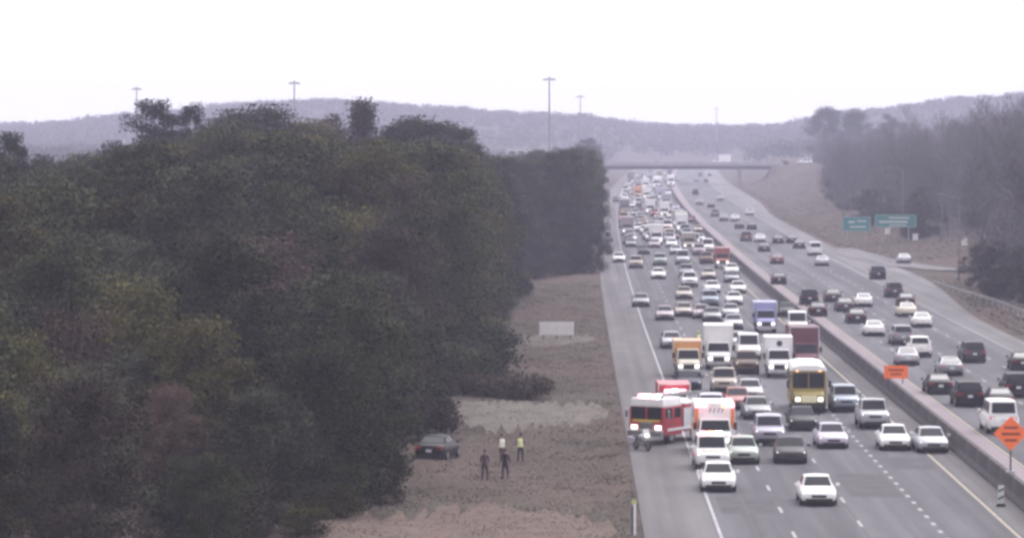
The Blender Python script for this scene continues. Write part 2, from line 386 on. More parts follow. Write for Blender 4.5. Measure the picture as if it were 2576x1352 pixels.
# ------------------------------------------------------------------ signs, poles, small roadside things
GREEN = mat('sign_green', (.035, .20, .20), rough=.4, noise=.12, nscale=.8)
SIGNW = mat('sign_white', (.50, .52, .54), rough=.45, noise=.08)
ORANGE = mat('sign_orange', (.86, .17, .05), rough=.45, noise=.06, nscale=2)
GREYM = mat('sign_back_metal', (.62, .61, .63), rough=.5, metal=.2, noise=.1)
DPOST = mat('dark_post', (.06, .055, .06), rough=.7, noise=.2)
def guide_sign(x, y, w, h, zc, lines, label):
    z0 = gz(x, y); root = empty('guide_sign', (x, y, z0)); tag(root, label, 'road sign', 'green guide signs on the right bank')
    q = MB(); q.box((0, 0, zc), (w, .08, h)); p = obj('panel', q.mesh('panel', [GREEN], bevel=.02), root)
    b = MB()
    for cx, cz, sx, sz in ((0, h / 2 - .07, w - .2, .05), (0, -h / 2 + .07, w - .2, .05), (-w / 2 + .07, 0, .05, h - .2), (w / 2 - .07, 0, .05, h - .2)): b.box((cx, -.045, zc + cz), (sx, .02, sz))
    obj('border', b.mesh('border', [SIGNW]), p)
    for cx, cz, sx, sz in lines:
        b = MB(); b.box((cx, -.047, zc + cz), (sx, .02, sz)); obj('legend_bar', b.mesh('legend_bar', [SIGNW]), p)
    for sx in (-.32, .32):
        b = MB(); b.box((sx * w, .12, zc / 2 - .2 + h / 4), (.16, .16, zc + h / 2 + .4)); obj('post', b.mesh('post', [STEEL]), root)
guide_sign(49.6, 668, 4.9, 2.5, 3.5, [(-.9, .35, 1.2, .3), (.9, .5, 1.6, .22), (0.2, -.5, 2.8, .24)], 'smaller green guide sign, left of the pair on the right bank')
guide_sign(56.4, 668, 7.2, 2.2, 3.6, [(.6, .55, 3.6, .25), (-.4, -.15, 5.0, .34), (0.4, -.75, 3.0, .18)], 'wide green guide sign with pale lettering, right of the pair on the right bank')

def diamond(x, y, z0, zc, side, label, wide=1.0):
    root = empty('work_zone_sign', (x, y, z0)); tag(root, label, 'road sign', 'orange work zone signs on the median')
    q = MB(); a = side * .7071
    pts = [(-a * wide, 0, 0), (0, 0, -a), (a * wide, 0, 0), (0, 0, a)]
    q.hexa([(px, -.015, zc + pz) for px, _, pz in pts] + [(px, .015, zc + pz) for px, _, pz in pts])
    p = obj('panel', q.mesh('panel', [ORANGE], bevel=.008), root)
    b = MB()
    for cz, sx in ((.24, .55), (-.02, .75), (-.28, .5)): b.box((0, -.02, zc + cz * side), (sx * side, .012, .10 * side))
    obj('legend_bars', b.mesh('legend_bars', [mat('sign_legend_dark', (.22, .05, .03), rough=.6, noise=.1)]), p)
    b = MB(); b.box((0, .05, zc / 2 + .2), (.09, .06, zc + .4 + a * .8)); obj('post', b.mesh('post', [DPOST]), root)
    b = MB(); b.box((0, .03, .06), (.5, .22, .12)); obj('clamp', b.mesh('clamp', [STEEL]), root)
diamond(23.75, 207, 1.12, 2.15, 1.32, 'big orange diamond work zone sign on the median barrier at the right edge')
def rect_sign(x, y, z0):
    root = empty('work_zone_sign', (x, y, z0)); tag(root, 'small wide orange sign low on the median barrier', 'road sign', 'orange work zone signs on the median')
    q = MB(); q.box((0, 0, .85), (1.75, .03, .95)); p = obj('panel', q.mesh('panel', [ORANGE], bevel=.01), root)
    b = MB(); b.box((0, -.02, 1.0), (1.1, .012, .14)); b.box((0, -.02, .7), (.8, .012, .12)); obj('legend_bars', b.mesh('legend_bars', [MATS['sign_legend_dark']]), p)
    for s in (-.5, .5):
        b = MB(); b.box((s, .04, .4), (.07, .05, .8)); obj('post', b.mesh('post', [DPOST]), root)
rect_sign(23.75, 280.5, 1.12)
def delineator(x, y, label, h=1.5, top=None):
    root = empty('marker_post', (x, y, gz(x, y))); tag(root, label, 'marker post')
    q = MB(); q.box((0, 0, h / 2), (.12, .05, h)); obj('stake', q.mesh('stake', [mat('white_plastic', (.7, .7, .72), rough=.5, noise=.1)], bevel=.01), root)
    q = MB(); q.box((-.10, .05, h / 2 - .1), (.10, .08, h - .1)); obj('backing', q.mesh('backing', [mat('blue_black_plastic', (.03, .035, .07), rough=.5, noise=.1)]), root)
    q = MB(); q.box((-.03, -.035, h + .08), (.24, .03, .2)); obj('reflector', q.mesh('reflector', [mat('reflector_yellow', (.5, .5, .2), rough=.4, noise=.1)], bevel=.01), root)
delineator(3.05, 186, 'white and dark marker post with a yellowish reflector at the bottom road edge', 1.55)
def panel_marker(x, y):
    root = empty('channelizer', (x, y, 0)); tag(root, 'small white channelizer panel at the foot of the median barrier', 'marker post')
    q = MB(); q.box((0, 0, .07), (.5, .4, .14), top=.8, topy=.8); obj('base', q.mesh('base', [RUBBER], bevel=.02), root)
    q = MB(); q.box((0, 0, .62), (.32, .05, .95)); p = obj('panel', q.mesh('panel', [SIGNW], bevel=.02), root)
    for z in (.45, .85):
        b = MB(); b.hexa([(-.15, -.03, z - .12), (.15, -.03, z + .02), (.15, -.028, z + .02), (-.15, -.028, z - .12), (-.15, -.03, z + .0), (.15, -.03, z + .14), (.15, -.028, z + .14), (-.15, -.028, z + .0)]); obj('stripe', b.mesh('stripe', [DPOST]), p)
panel_marker(22.45, 200)
def white_board():
    x, y = -1.5, 363; root = empty('sign_board', (x, y, gz(x, y))); tag(root, 'flat whitish board standing on the grass bank left of the road', 'sign board')
    q = MB(); q.box((0, 0, 1.0), (3.3, .06, 1.25)); obj('panel', q.mesh('panel', [mat('weathered_white_board', (.72, .68, .71), rough=.8, noise=.12, nscale=1.5)], bevel=.015), root)
    for sx in (-1.3, 0, 1.3):
        b = MB(); b.box((sx, .07, .75), (.1, .08, 1.9)); obj('post', b.mesh('post', [DPOST]), root)
    b = MB(); b.box((0, .06, .9), (3.1, .05, .1)); obj('rail', b.mesh('rail', [DPOST]), root)
white_board()
def cabinet(x, y, label, h=1.1):
    root = empty('utility_cabinet', (x, y, gz(x, y))); tag(root, label, 'utility box', 'small pale boxes on the right bank')
    q = MB(); q.box((0, 0, h / 2), (.9, .5, h)); obj('case', q.mesh('case', [WHITE], bevel=.03), root)
    q = MB(); q.box((0, 0, h + .04), (1.0, .6, .08)); obj('lid', q.mesh('lid', [GREYM], bevel=.02), root)
    q = MB(); q.box((.3, -.26, h / 2), (.06, .03, .2)); obj('handle', q.mesh('handle', [DPOST]), root)
for i, (px, py, l) in enumerate(((58.0, 705, 'small pale utility box, first right below the green signs'), (59.5, 664, 'small pale utility box, second right below the green signs'),
                  (64.3, 628, 'small pale utility box by the curved ramp, third from the green signs'))): cabinet(px, py, l)

MAST = mat('dull_mast_steel', (.20, .19, .21), rough=.7, noise=.15)
def high_mast(x, y, h, label):
    z = gz(x, y); root = empty('high_mast_light', (x, y, z)); tag(root, label, 'light pole', 'high mast lights above the tree line')
    q = MB(); q.tube((0, 0, -.3), (0, 0, h), .42, .18, n=10); obj('mast', q.mesh('mast', [MAST]), root)
    q = MB(); N = 16
    for i in range(N):
        a, b = 2 * math.pi * i / N, 2 * math.pi * (i + 1) / N
        q.tube((1.25 * math.cos(a), 1.25 * math.sin(a), h - .35), (1.25 * math.cos(b), 1.25 * math.sin(b), h - .35), .08, n=5)
    for i in range(3):
        a = 2 * math.pi * i / 3; q.tube((0, 0, h - .3), (1.25 * math.cos(a), 1.25 * math.sin(a), h - .35), .06, n=5)
    obj('ring', q.mesh('ring', [MAST]), root)
    q = MB(); q.tube((0, 0, 0), (0, 0, -.55), .16, .38, n=8); me = q.mesh('lamp', [MAST])
    for i in range(6): a = 2 * math.pi * i / 6; obj('lamp', me, root, (1.45 * math.cos(a), 1.45 * math.sin(a), h - .25))
    q = MB(); q.tube((0, 0, h - .1), (0, 0, h + .35), .3, .15, n=8); obj('head', q.mesh('head', [MAST]), root)
for x, y, top, l in ((-6.65, 1100, 35.0, 'tallest high mast light, above the wood left of the overpass'), (-86.2, 1185, 35.0, 'high mast light above the middle of the dark wood'),
                     (-154, 1350, 35.0, 'faint high mast light at the left above the pines'), (3.4, 1650, 35.0, 'thin far high mast light just right of the tallest one'),
                     (92.5, 2460, 34.6, 'distant high mast light above the hills behind the overpass')):
    high_mast(x, y, top - gz(x, y), l)
def lamp_pole(x, y, h, label, side=-1):
    z = gz(x, y); root = empty('street_lamp', (x, y, z)); tag(root, label, 'light pole', 'lamp poles along the right bank')
    q = MB(); q.tube((0, 0, -.3), (0, 0, h), .10, .05, n=8); obj('pole', q.mesh('pole', [MAST]), root)
    q = MB(); q.tube((0, 0, h - .2), (side * 2.2, 0, h + .35), .06, .04, n=6); obj('arm', q.mesh('arm', [MAST]), root)
    q = MB(); q.box((side * 2.5, 0, h + .36), (.8, .3, .18), top=.7); obj('lamp_head', q.mesh('lamp_head', [MAST], bevel=.03), root)
lamp_pole(51.0, 505, 11.0, 'thin pale lamp pole on the right bank, nearer of two')
lamp_pole(59.5, 690, 12.0, 'thin pale lamp pole behind the wide green sign')

# ------------------------------------------------------------------ vegetation
BARK = mat('dark_bark', (.055, .045, .04), rough=.95, noise=.3, nscale=3, bump=.4, bscale=8)
BARKG = mat('grey_bark', (.125, .115, .128), rough=.95, noise=.25, nscale=2)
def leafmat(name, a, b, c):
    return mat(name, a, rough=.8, spec=.1, noise=.3, nscale=.42, col2=b, col3=c, rnd=.45)
LEAF = dict(dark=leafmat('leaf_dark_green', (0.0216, 0.0269, 0.0128), (0.0720, 0.0750, 0.0350), (0.0403, 0.0451, 0.0212)),
            olive=leafmat('leaf_olive', (0.0375, 0.0343, 0.0122), (0.1152, 0.0975, 0.0350), (0.0662, 0.0588, 0.0223)),
            russet=leafmat('leaf_russet', (0.034, 0.026, 0.020), (0.085, 0.066, 0.052), (0.055, 0.042, 0.033)),
            pine=leafmat('needle_dark', (0.0160, 0.0205, 0.0160), (0.0329, 0.0366, 0.0278), (0.0234, 0.0278, 0.0205)),
            hazy=leafmat('leaf_grey_green', (0.0295, 0.0319, 0.0202), (0.0792, 0.0763, 0.0500), (0.0504, 0.0513, 0.0340)))
def leaf_quads(C, n, spread, size, rng, flat=.6):
    """n leaf quads gathered round each clump centre"""
    K = len(C); P = np.repeat(C, n, 0) + np.clip(rng.normal(0, 1, (K * n, 3)), -1.7, 1.7) * np.array([1, 1, .66]) * np.repeat(spread, n)[:, None]
    N = rng.normal(0, 1, (K * n, 3)); N[:, 2] += flat; N /= np.linalg.norm(N, axis=1)[:, None]
    T = np.cross(N, rng.normal(0, 1, N.shape)); T /= np.linalg.norm(T, axis=1)[:, None]; B = np.cross(N, T)
    s = size * rng.uniform(.6, 1.35, (K * n, 1)); T = T * s; B = B * s * .62
    V = np.stack([P - T, P + B, P + T * 1.1, P - B], 1).reshape(-1, 3)
    F = np.arange(len(V)).reshape(-1, 4)
    return V, F
def crown(seed, rx, h, base, kind='round', clumps=60, n=85, size=.27):
    rng = np.random.default_rng(seed); C = []
    while len(C) < clumps:
        t = rng.uniform(0, 1); a = rng.uniform(0, 2 * math.pi)
        if kind == 'cone': r = rx * (1.02 - t) * rng.uniform(.55, 1)
        elif kind == 'pine': t = rng.uniform(.42, 1); r = rx * rng.uniform(.25, 1) * (1.15 - .55 * t)
        else: r = rx * math.sqrt(max(0, 1 - (2 * t - .85) ** 2 / 1.4)) * rng.uniform(.45, 1.05) * (1 + .3 * math.sin(3 * a + seed))
        C.append((r * math.cos(a), r * math.sin(a), base + (h - base) * t))
    C = np.array(C); sp = rng.uniform(.42, .85, len(C)) * (rx / 3.6)
    if kind == 'pine': sp *= .8
    return leaf_quads(C, n, sp, size, rng)
def trunk(seed, h, r, spread, base=.3, limbs=14):
    rng = random.Random(seed); q = MB(); prev = Vector((0, 0, -.4)); pr = r * 1.25; k = 7; ax = []
    for i in range(1, k + 1):
        p = Vector((rng.uniform(-.25, .25) * i / k * 2, rng.uniform(-.25, .25) * i / k * 2, h * .95 * i / k)); rr = r * (1 - .85 * i / k)
        q.tube(prev, p, pr, rr, n=7, caps=False); ax.append((p, rr)); prev, pr = p, rr
    for i in range(limbs):
        t = rng.uniform(base, .92); j = min(k - 1, int(t * k)); p, rr = ax[j]; a = rng.uniform(0, 6.28)
        L = spread * rng.uniform(.5, .95) * (1.2 - t * .5); e = p + Vector((math.cos(a) * L, math.sin(a) * L, L * rng.uniform(.25, .8))); mid = p.lerp(e, .5) + Vector((0, 0, .1 * L))
        q.tube(p, mid, rr * .6, rr * .35, n=5, caps=False); q.tube(mid, e, rr * .35, .02, n=4, caps=False)
    return q.mesh('trunk', [BARK], fix=False)
TREES = {}
def tree_proto(key, kind, rx, h, base, seeds, **kw):
    L = []
    for s in seeds:
        V, F = crown(s, rx, h, base, kind, **kw)
        L.append((trunk(s, h, .02 * h, rx * .9, base=max(.15, base / h)), np_mesh('crown', V, F, [LEAF['dark']])))
    TREES[key] = (h, L)
tree_proto('round', 'round', 3.9, 18.0, 3.0, (1, 2, 3, 4, 5), clumps=85, n=330, size=.12)
tree_proto('low', 'round', 3.4, 11.0, .6, (11, 12, 13, 14), clumps=64, n=300, size=.11)
tree_proto('cone', 'cone', 3.3, 20.0, 2.0, (21, 22), clumps=130, n=170, size=.12)
tree_proto('pine', 'pine', 4.2, 22.0, 8.0, (31, 32), clumps=44, n=300, size=.12)
tree_proto('shrub', 'round', 1.7, 2.6, .1, (41, 42, 43), clumps=40, n=110, size=.085)
def plant(key, X, Y, h, leaf, label, group, name='tree', sx=1.0, rng=random, cat='tree'):
    H, L = TREES[key]; tr, cr = L[rng.randrange(len(L))]; s = h / H
    root = empty(name, (X, Y, gz(X, Y)), rng.uniform(0, 6.28)); root.scale = (s * sx, s * sx, s)
    tag(root, label, cat, group)
    obj('trunk', tr, root); c = obj('crown', cr, root); setmat(c, LEAF[leaf])
    return root
def pxY(px, py, Y):   # helper for surveying: metres right of the camera axis and height at depth Y
    return (px - 1440) / 9620 * Y, CAM_H - (py - 330) / 9620 * Y
G1 = 'trees of the dark wood left of the highway'
sk = [('pine', 30, 336, 330, 'pine', 'ragged dark pine at the far left edge of the picture', 'pine_tree', .75), ('round', 285, 362, 360, 'dark', 'low rounded tree left of the spreading pine', 'tree', 1.0),
      ('pine', 395, 256, 390, 'pine', 'spreading dark pine with open flat branches breaking the skyline at the left', 'pine_tree', 1.0), ('pine', 478, 268, 396, 'pine', 'slim leaning pine just right of the spreading pine', 'pine_tree', .62),
      ('round', 570, 303, 400, 'hazy', 'rounded tree right of the two pines', 'tree', 1.0), ('round', 645, 263, 405, 'dark', 'tall round topped tree under the middle high mast light', 'tree', 1.25),
      ('round', 752, 298, 410, 'olive', 'tree with a flat brown crown right of the tall round topped one', 'tree', 1.0), ('round', 830, 296, 415, 'russet', 'brownish tree just left of the spiky conical tree', 'tree', .9),
      ('cone', 912, 258, 420, 'russet', 'spiky conical brown tree breaking the skyline', 'conifer_tree', 1.1), ('round', 990, 322, 425, 'hazy', 'lower tree in the dip right of the spiky conical tree', 'tree', 1.0),
      ('round', 1068, 291, 430, 'dark', 'domed tree left of the right shoulder of the wood', 'tree', 1.25), ('round', 1140, 318, 436, 'dark', 'rounded tree on the right shoulder of the wood', 'tree', 1.1),
      ('round', 1195, 366, 440, 'hazy', 'sloping tree stepping down at the right end of the wood', 'tree', 1.0), ('round', 1250, 392, 452, 'hazy', 'last tall tree at the right end of the dark wood', 'tree', 1.0),
      ('round', 120, 400, 350, 'hazy', 'low hazy crowned tree right of the pine at the left edge', 'tree', 1.1), ('round', 200, 392, 370, 'dark', 'small dark crowned tree in the gap left of the skyline pines', 'tree', 1.0)]
rt = random.Random(5)
for key, px, py, Y, leaf, label, nm, sx in sk:
    X, z = pxY(px, py, Y); plant(key, X, Y, z - gz(X, Y) - .3, leaf, label, G1, nm, sx * .95, rt)
def skyline(px):
    P = [(-50, 340), (60, 395), (230, 385), (340, 330), (520, 320), (600, 290), (700, 300), (860, 310), (950, 315), (1040, 310), (1130, 325), (1200, 385), (1300, 420)]
    for (a, p), (b, q) in zip(P, P[1:]):
        if a <= px <= b: return p + (q - p) * (px - a) / (b - a)
    return 420
def forest_edge(Y):   # right-hand edge of the wood
    return -13.5 + 1.5 * sm(180, 230, Y) + 1.2 * sm(250, 300, Y) + 2.5 * sm(330, 470, Y) + .8 * math.sin(Y * .13)
CN = dict(dark='dark green', olive='olive', russet='russet brown', hazy='grey green')
def wood_label(px, Y, leaf, h, dep):
    size = 'low' if h < 10.5 else 'mid sized' if h < 15.5 else 'tall'
    if dep < 4.5: where_ = 'on the edge of the wood facing the grass bank' if Y < 300 else 'on the edge of the wood behind the brush belt'
    elif px < 350: where_ = 'in the wood near the left edge of the picture'
    elif Y < 235: where_ = 'in the front of the wood, lower left'
    elif px < 800: where_ = 'in the wood below the skyline pines'
    else: where_ = 'in the wood below the spiky conical tree'
    return '%s %s tree %s' % (size, CN[leaf], where_)
LEAF['pale'] = leafmat('leaf_pale_olive', (0.0610, 0.0583, 0.0216), (0.1525, 0.1325, 0.0540), (0.0976, 0.0901, 0.0342))
LEAF['rust'] = leafmat('leaf_rust', (.070, .046, .036), (.165, .112, .092), (.110, .074, .060))
FEAT = [(345, 705, 215, 'pale', 'pale olive tree standing out in the lower left of the wood', 1.0), (425, 985, 196, 'rust', 'small rusty brown tree low in the front of the wood', .8), (160, 785, 206, 'rust', 'pale rusty twiggy tree near the left edge of the wood', .9),
        (50, 835, 200, 'pale', 'pale green tree cut by the left edge of the picture', .8), (690, 590, 262, 'rust', 'rusty brown tree halfway up the middle of the wood', 1.0), (860, 520, 290, 'pale', 'pale olive tree right of the rusty one in the middle of the wood', .9)]
for fx, fy, fY, fl, lb, fs in FEAT:
    X, z = pxY(fx, fy, fY); plant('low', X, fY, z - gz(X, fY), fl, lb, G1, 'tree', fs, rt)

for Y0 in list(range(170, 330, 9)) + list(range(335, 470, 11)):
    left = -1500 / 9620 * Y0 - 3; X = forest_edge(Y0) - 1.5
    while X > left:
        Y = Y0 + rt.uniform(-3.5, 3.5); Xx = X + rt.uniform(-1.4, 1.4); px = 1440 + Xx / Y * 9620
        hmax = 19.2 - (skyline(px) + 38 - 330) / 9620 * Y
        dep = forest_edge(Y) - Xx
        h = min(hmax, 7.5 + 5.5 * sm(186, 260, Y) + 6 * sm(240, 380, Y) + 3.5 * sm(0, 16, dep) + rt.uniform(-2.2, 2.2))
        for fx, fy, fY, *_ in FEAT:
            if abs(px - fx) < 130 and Y < fY + 3: h = min(h, CAM_H - (fy + 170 - 330) / 9620 * Y)
        if h < 3: X -= 4; continue
        key = 'low' if h < 12.5 else 'round'
        leaf = rt.choices(['dark', 'olive', 'russet', 'hazy'], [5, 3, .9, 2.6])[0]
        plant(key, Xx, Y, h, leaf, wood_label(px, Y, leaf, h, dep), G1, 'tree', rt.uniform(.95, 1.25) * (1.0 if key == 'low' else 1.05), rt)
        X -= rt.uniform(4.6, 6.6)
# the greyer wood against the road
G2 = 'trees of the grey wood against the left shoulder'
for Y0 in range(545, 1060, 20):
    e = 0.4 + off(Y0) * .8 - 1.0 * sm(600, 545, Y0); 
    for k in range(5 if Y0 < 700 else 3):
        X = e - k * 6.0 + rt.uniform(-1, .4); Y = Y0 + rt.uniform(-6, 6)
        px = 1440 + X / Y * 9620; h = min(rt.uniform(14, 18.5), 19.6 - (372 + 22 * rt.random() + max(0, 1440 - px) * .15 - 330) / 9620 * Y)
        plant('round', X, Y, h, (lf := rt.choice(['hazy', 'hazy', 'dark', 'olive'])), '%s tree %s' % (CN[lf], ('at the near end of the wood against the left shoulder' if Y < 620 else 'halfway along the wood against the left shoulder' if Y < 800 else 'at the far end of the wood against the left shoulder')), G2, 'tree', rt.uniform(1.0, 1.25), rt)
# understorey
G3 = 'shrubs along the edge of the dark wood'
for Y in range(184, 480, 7):
    for k in range(2 if Y > 300 else 3):
        X = forest_edge(Y) + .8 - k * 3.0 + rt.uniform(-.9, .9) - (2.2 if 215 < Y < 245 else 0)
        plant('shrub', X, Y + rt.uniform(-2, 2), rt.uniform(1.5, 3.2), (lf := rt.choice(['dark', 'dark', 'russet', 'olive'])), '%s shrub at the foot of the wood %s' % (CN[lf], 'in the lower left foreground' if Y < 225 else 'beside the people on the grass' if Y < 275 else 'beyond the brush belt'), G3, 'shrub', rt.uniform(.9, 1.3), rt, 'shrub')
for X, Y in ((-9.6, 287), (-8.3, 292), (-9.0, 297), (-8.8, 303), (-7.8, 308), (-8.4, 314), (-7.4, 322), (-7.6, 330)):
    plant('shrub', X, Y, rt.uniform(2.2, 3.6), 'dark', 'dark green thicket shrub right behind the brush belt', G3, 'shrub', 1.35, rt, 'shrub')
for i in range(13):
    X, Y = -7.5 + i * .85 + rt.uniform(-.3, .3), 532 + rt.uniform(-6, 6) - 10 * (i < 4)
    plant('low', X, Y, rt.uniform(5, 8.5), rt.choice(['hazy', 'dark']), 'low bushy tree at the foot of the wood against the left shoulder', G2, 'tree', .9, rt)
def hedge():
    rng = np.random.default_rng(9); C = []
    for i in range(190):
        x = -10.6 + 8.6 * rng.uniform(0, 1) ** 1.4; C.append((x, rng.uniform(282, 291), gz(x, 285) + rng.uniform(.1, 1.15) * (1 - .35 * sm(-3, 1, x))))
    V, F = leaf_quads(np.array(C), 90, np.full(len(C), .42), .13, rng)
    tag(obj('brush_belt', np_mesh('brush_belt', V, F, [LEAF['russet']])), 'belt of dark brown brush across the grass bank', 'brush', kind='stuff')
hedge()
def grass():
    rng = np.random.default_rng(3); N = 60000
    Y = 176 + 330 * rng.uniform(0, 1, N) ** 1.5; X = rng.uniform(0, 1, N)
    X = np.array([forest_edge(y) - 1 + (3.3 - forest_edge(y) + 1) * x for x, y in zip(X, Y)])
    c = rng.integers(0, 1500, N); k = rng.uniform(0, 1, N) < .8; X = np.where(k, np.minimum(X[c] + rng.normal(0, .45, N), 3.3), X); Y = np.where(k, Y[c] + rng.normal(0, 1.0, N), Y)
    Z = np.array([gz(x, y) for x, y in zip(X, Y)])
    P = np.stack([X, Y, Z], 1); a = rng.uniform(0, 2 * math.pi, N); w = rng.uniform(.02, .06, N); h = rng.uniform(.03, .13, N)
    d = np.stack([np.cos(a), np.sin(a), np.zeros(N)], 1) * w[:, None]; t = rng.normal(0, .09, (N, 3)); t[:, 2] = h
    V = np.stack([P - d, P + d, P + t], 1).reshape(-1, 3)
    m = mat('dry_grass_blades', (.135, .114, .095), rough=.95, spec=.05, nscale=.25, noise=.25, col2=(.235, .20, .172))
    tag(obj('dry_grass', np_mesh('dry_grass', V, np.arange(len(V)).reshape(-1, 3), [m])), 'short dry brown grass covering the left bank', 'grass', kind='stuff')
grass()
def bank_grass():
    rng = np.random.default_rng(8); N = 60000
    Y = 320 + 1100 * rng.uniform(0, 1, N) ** 1.4; u = rng.uniform(0, 1, N) ** 1.3 * 75
    X = np.array([edge_r(y) + off(y) + 1.2 + k for y, k in zip(Y, u)]); keep = ~((Y > 515) & (Y < 660) & (u < 30) & (Y < 575 + u)); X, Y = X[keep], Y[keep]; N = len(X)
    Z = np.array([gz(x, y) for x, y in zip(X, Y)]); P = np.stack([X, Y, Z - .03], 1)
    a = rng.uniform(0, 2 * math.pi, N); w = rng.uniform(.1, .35, N); h = rng.uniform(.05, .2, N)
    d = np.stack([np.cos(a), np.sin(a), np.zeros(N)], 1) * w[:, None]; t = rng.normal(0, .15, (N, 3)); t[:, 2] = h
    V = np.stack([P - d, P + d, P + t], 1).reshape(-1, 3)
    tag(obj('bank_grass', np_mesh('bank_grass', V, np.arange(len(V)).reshape(-1, 3), [MATS['dry_grass_blades']])), 'rough dry grass on the right bank', 'grass', kind='stuff')
bank_grass()
def soil(name, x0, x1, y0, y1, c, seed, dz=.03, kind='structure'):
    rng = random.Random(seed); n = 46; V = []; F = []; m = mat(name + '_soil', c, rough=.95, spec=.03, noise=.22, nscale=.7, bump=.3, bscale=4)
    for i in range(n + 1):
        t = i / n; X = x0 + (x1 - x0) * t; e = math.sin(math.pi * t) ** .35
        a = (y0 + y1) / 2 - (y1 - y0) / 2 * e * rng.uniform(.55, 1.25); b = (y0 + y1) / 2 + (y1 - y0) / 2 * e * rng.uniform(.55, 1.25)
        for k in range(7): Y = a + (b - a) * k / 6; V.append((X, Y, gz(X, Y) + dz))
        if i: F += [((i - 1) * 7 + k, i * 7 + k, i * 7 + k + 1, (i - 1) * 7 + k + 1) for k in range(6)]
    tag(obj(name, np_mesh(name, V, F, [m], True)), kind=kind)
soil('pale_dirt_path', -11.0, 2.6, 254, 281, (.145, .130, .115), 1)
soil('reddish_dirt_path', -13.0, 2.2, 176, 199, (.135, .102, .090), 2)
soil('worn_dirt_track', -6.0, 2.4, 352, 372, (.135, .12, .108), 3)
# bare winter trees on the right
def bare(seed, h):
    rng = random.Random(seed); q = MB()
    def grow(p, d, L, r, lev):
        k = 3 if lev < 2 else 2
        for i in range(k):
            d2 = (d + Vector((rng.uniform(-.18, .18), rng.uniform(-.18, .18), rng.uniform(-.02, .12)))).normalized(); e = p + d2 * (L / k); r2 = r * (1 - .45 * (i + 1) / k)
            q.tube(p, e, r, r2, n=6 if lev == 0 else (4 if lev < 2 else 3), caps=False)
            if lev < 4 and (lev > 0 or i > 0):
                for b in range(3 if lev < 3 else 4):
                    a = rng.uniform(0, 6.28); s = rng.uniform(.45, .85); o = Vector((math.cos(a) * s, math.sin(a) * s, rng.uniform(.3, .9))).normalized()
                    grow(p.lerp(e, rng.uniform(.3, 1)), (d2 * .5 + o).normalized(), L * rng.uniform(.32, .5), max(.018, r2 * .5), lev + 1)
            p, d, r = e, d2, r2
    grow(Vector((0, 0, -.3)), Vector((0, 0, 1)), h * .85, h * .014, 0)
    return q.mesh('limbs', [BARKG], fix=False)
def twigs(seed, h):
    rng = np.random.default_rng(seed); C = []
    for i in range(70):
        t = rng.uniform(.28, 1); a = rng.uniform(0, 6.28); r = h * .2 * math.sin(math.pi * min(1, t * .85 + .1)) * rng.uniform(.3, 1.1); C.append((r * math.cos(a), r * math.sin(a), h * t))
    C = np.array(C); n = 55; P = np.repeat(C, n, 0) + rng.normal(0, h * .045, (len(C) * n, 3)); d = rng.normal(0, .5, P.shape); d[:, 2] += .55; d *= h * .035
    s = rng.normal(0, 1, P.shape) * .035
    V = np.stack([P - s, P + s, P + d], 1).reshape(-1, 3)
    return np_mesh('twigs', V, np.arange(len(V)).reshape(-1, 3), [BARKG])
BARE = [(bare(50 + i, 18), twigs(60 + i, 18)) for i in range(4)]
G4 = 'bare winter trees on the right bank'
def bare_label(X, Y, k):
    row = 'front' if k == 0 else 'second row' if k == 1 else 'depth'
    zone = 'nearest the camera' if Y < 500 else 'behind the curved ramp' if Y < 640 else 'behind the green guide signs' if Y < 800 else 'above the brown slope' if Y < 1100 else 'near the overpass'
    return 'bare tree in the %s of the winter wood %s' % (row, zone)
def plant_bare(X, Y, h, label, sx=1.0):
    b, t = BARE[rt.randrange(4)]; root = empty('bare_tree', (X, Y, gz(X, Y)), rt.uniform(0, 6.28)); s = h / 18; root.scale = (s * sx, s * sx, s)
    tag(root, label, 'tree', G4); obj('limbs', b, root); obj('twigs', t, root)
for Y0 in list(range(420, 780, 24)) + list(range(780, 1380, 40)):
    X = edge_r(Y0) + off(Y0) + (7 if Y0 < 515 else 24 if Y0 < 640 else 17) - 3 * sm(700, 860, Y0) + 14 * sm(900, 1250, Y0)
    lim = (2700 - 1440) / 9620 * Y0 + 4; k = 0
    while X < lim and k < 14:
        Y = Y0 + rt.uniform(-9, 9); Xx = X + rt.uniform(-2, 2); px = 1440 + Xx / Y * 9620
        ys = 345 - 45 * sm(2200, 2560, px) + rt.uniform(0, 50); h = CAM_H - (ys - 330) / 9620 * Y - gz(Xx, Y); h = min(24, max(10, h if k > 1 else h * .85))
        plant_bare(Xx, Y, h, bare_label(Xx, Y, k), sx=rt.uniform(.9, 1.2)); X += rt.uniform(4.5, 7); k += 1
# evergreen understorey under the bare wood
for i in range(64):
    Y = rt.uniform(430, 1150); X = edge_r(Y) + off(Y) + rt.uniform(14, 40) + 14 * sm(900, 1200, Y); 
    if 500 < Y < 620: X += 14
    plant('low', X, Y, rt.uniform(4, 9), 'hazy', 'grey green evergreen under the bare trees %s' % ('near the curved ramp' if Y < 640 else 'behind the green guide signs' if Y < 850 else 'far up the right bank'), 'evergreens on the right bank', 'evergreen_tree', 1.2, rt)
for i in range(30):
    Y = rt.uniform(425, 520); X = edge_r(Y) + rt.uniform(5, 20)
    plant('shrub' if i % 2 else 'low', X, Y, rt.uniform(2, 3.6) if i % 2 else rt.uniform(4.5, 8), rt.choice(['hazy', 'russet', 'hazy']), 'scrubby %s under the nearest bare trees on the right bank' % ('shrub' if i % 2 else 'young tree'), 'scrub on the right bank', 'shrub' if i % 2 else 'young_tree', 1.2, rt, 'shrub' if i % 2 else 'tree')
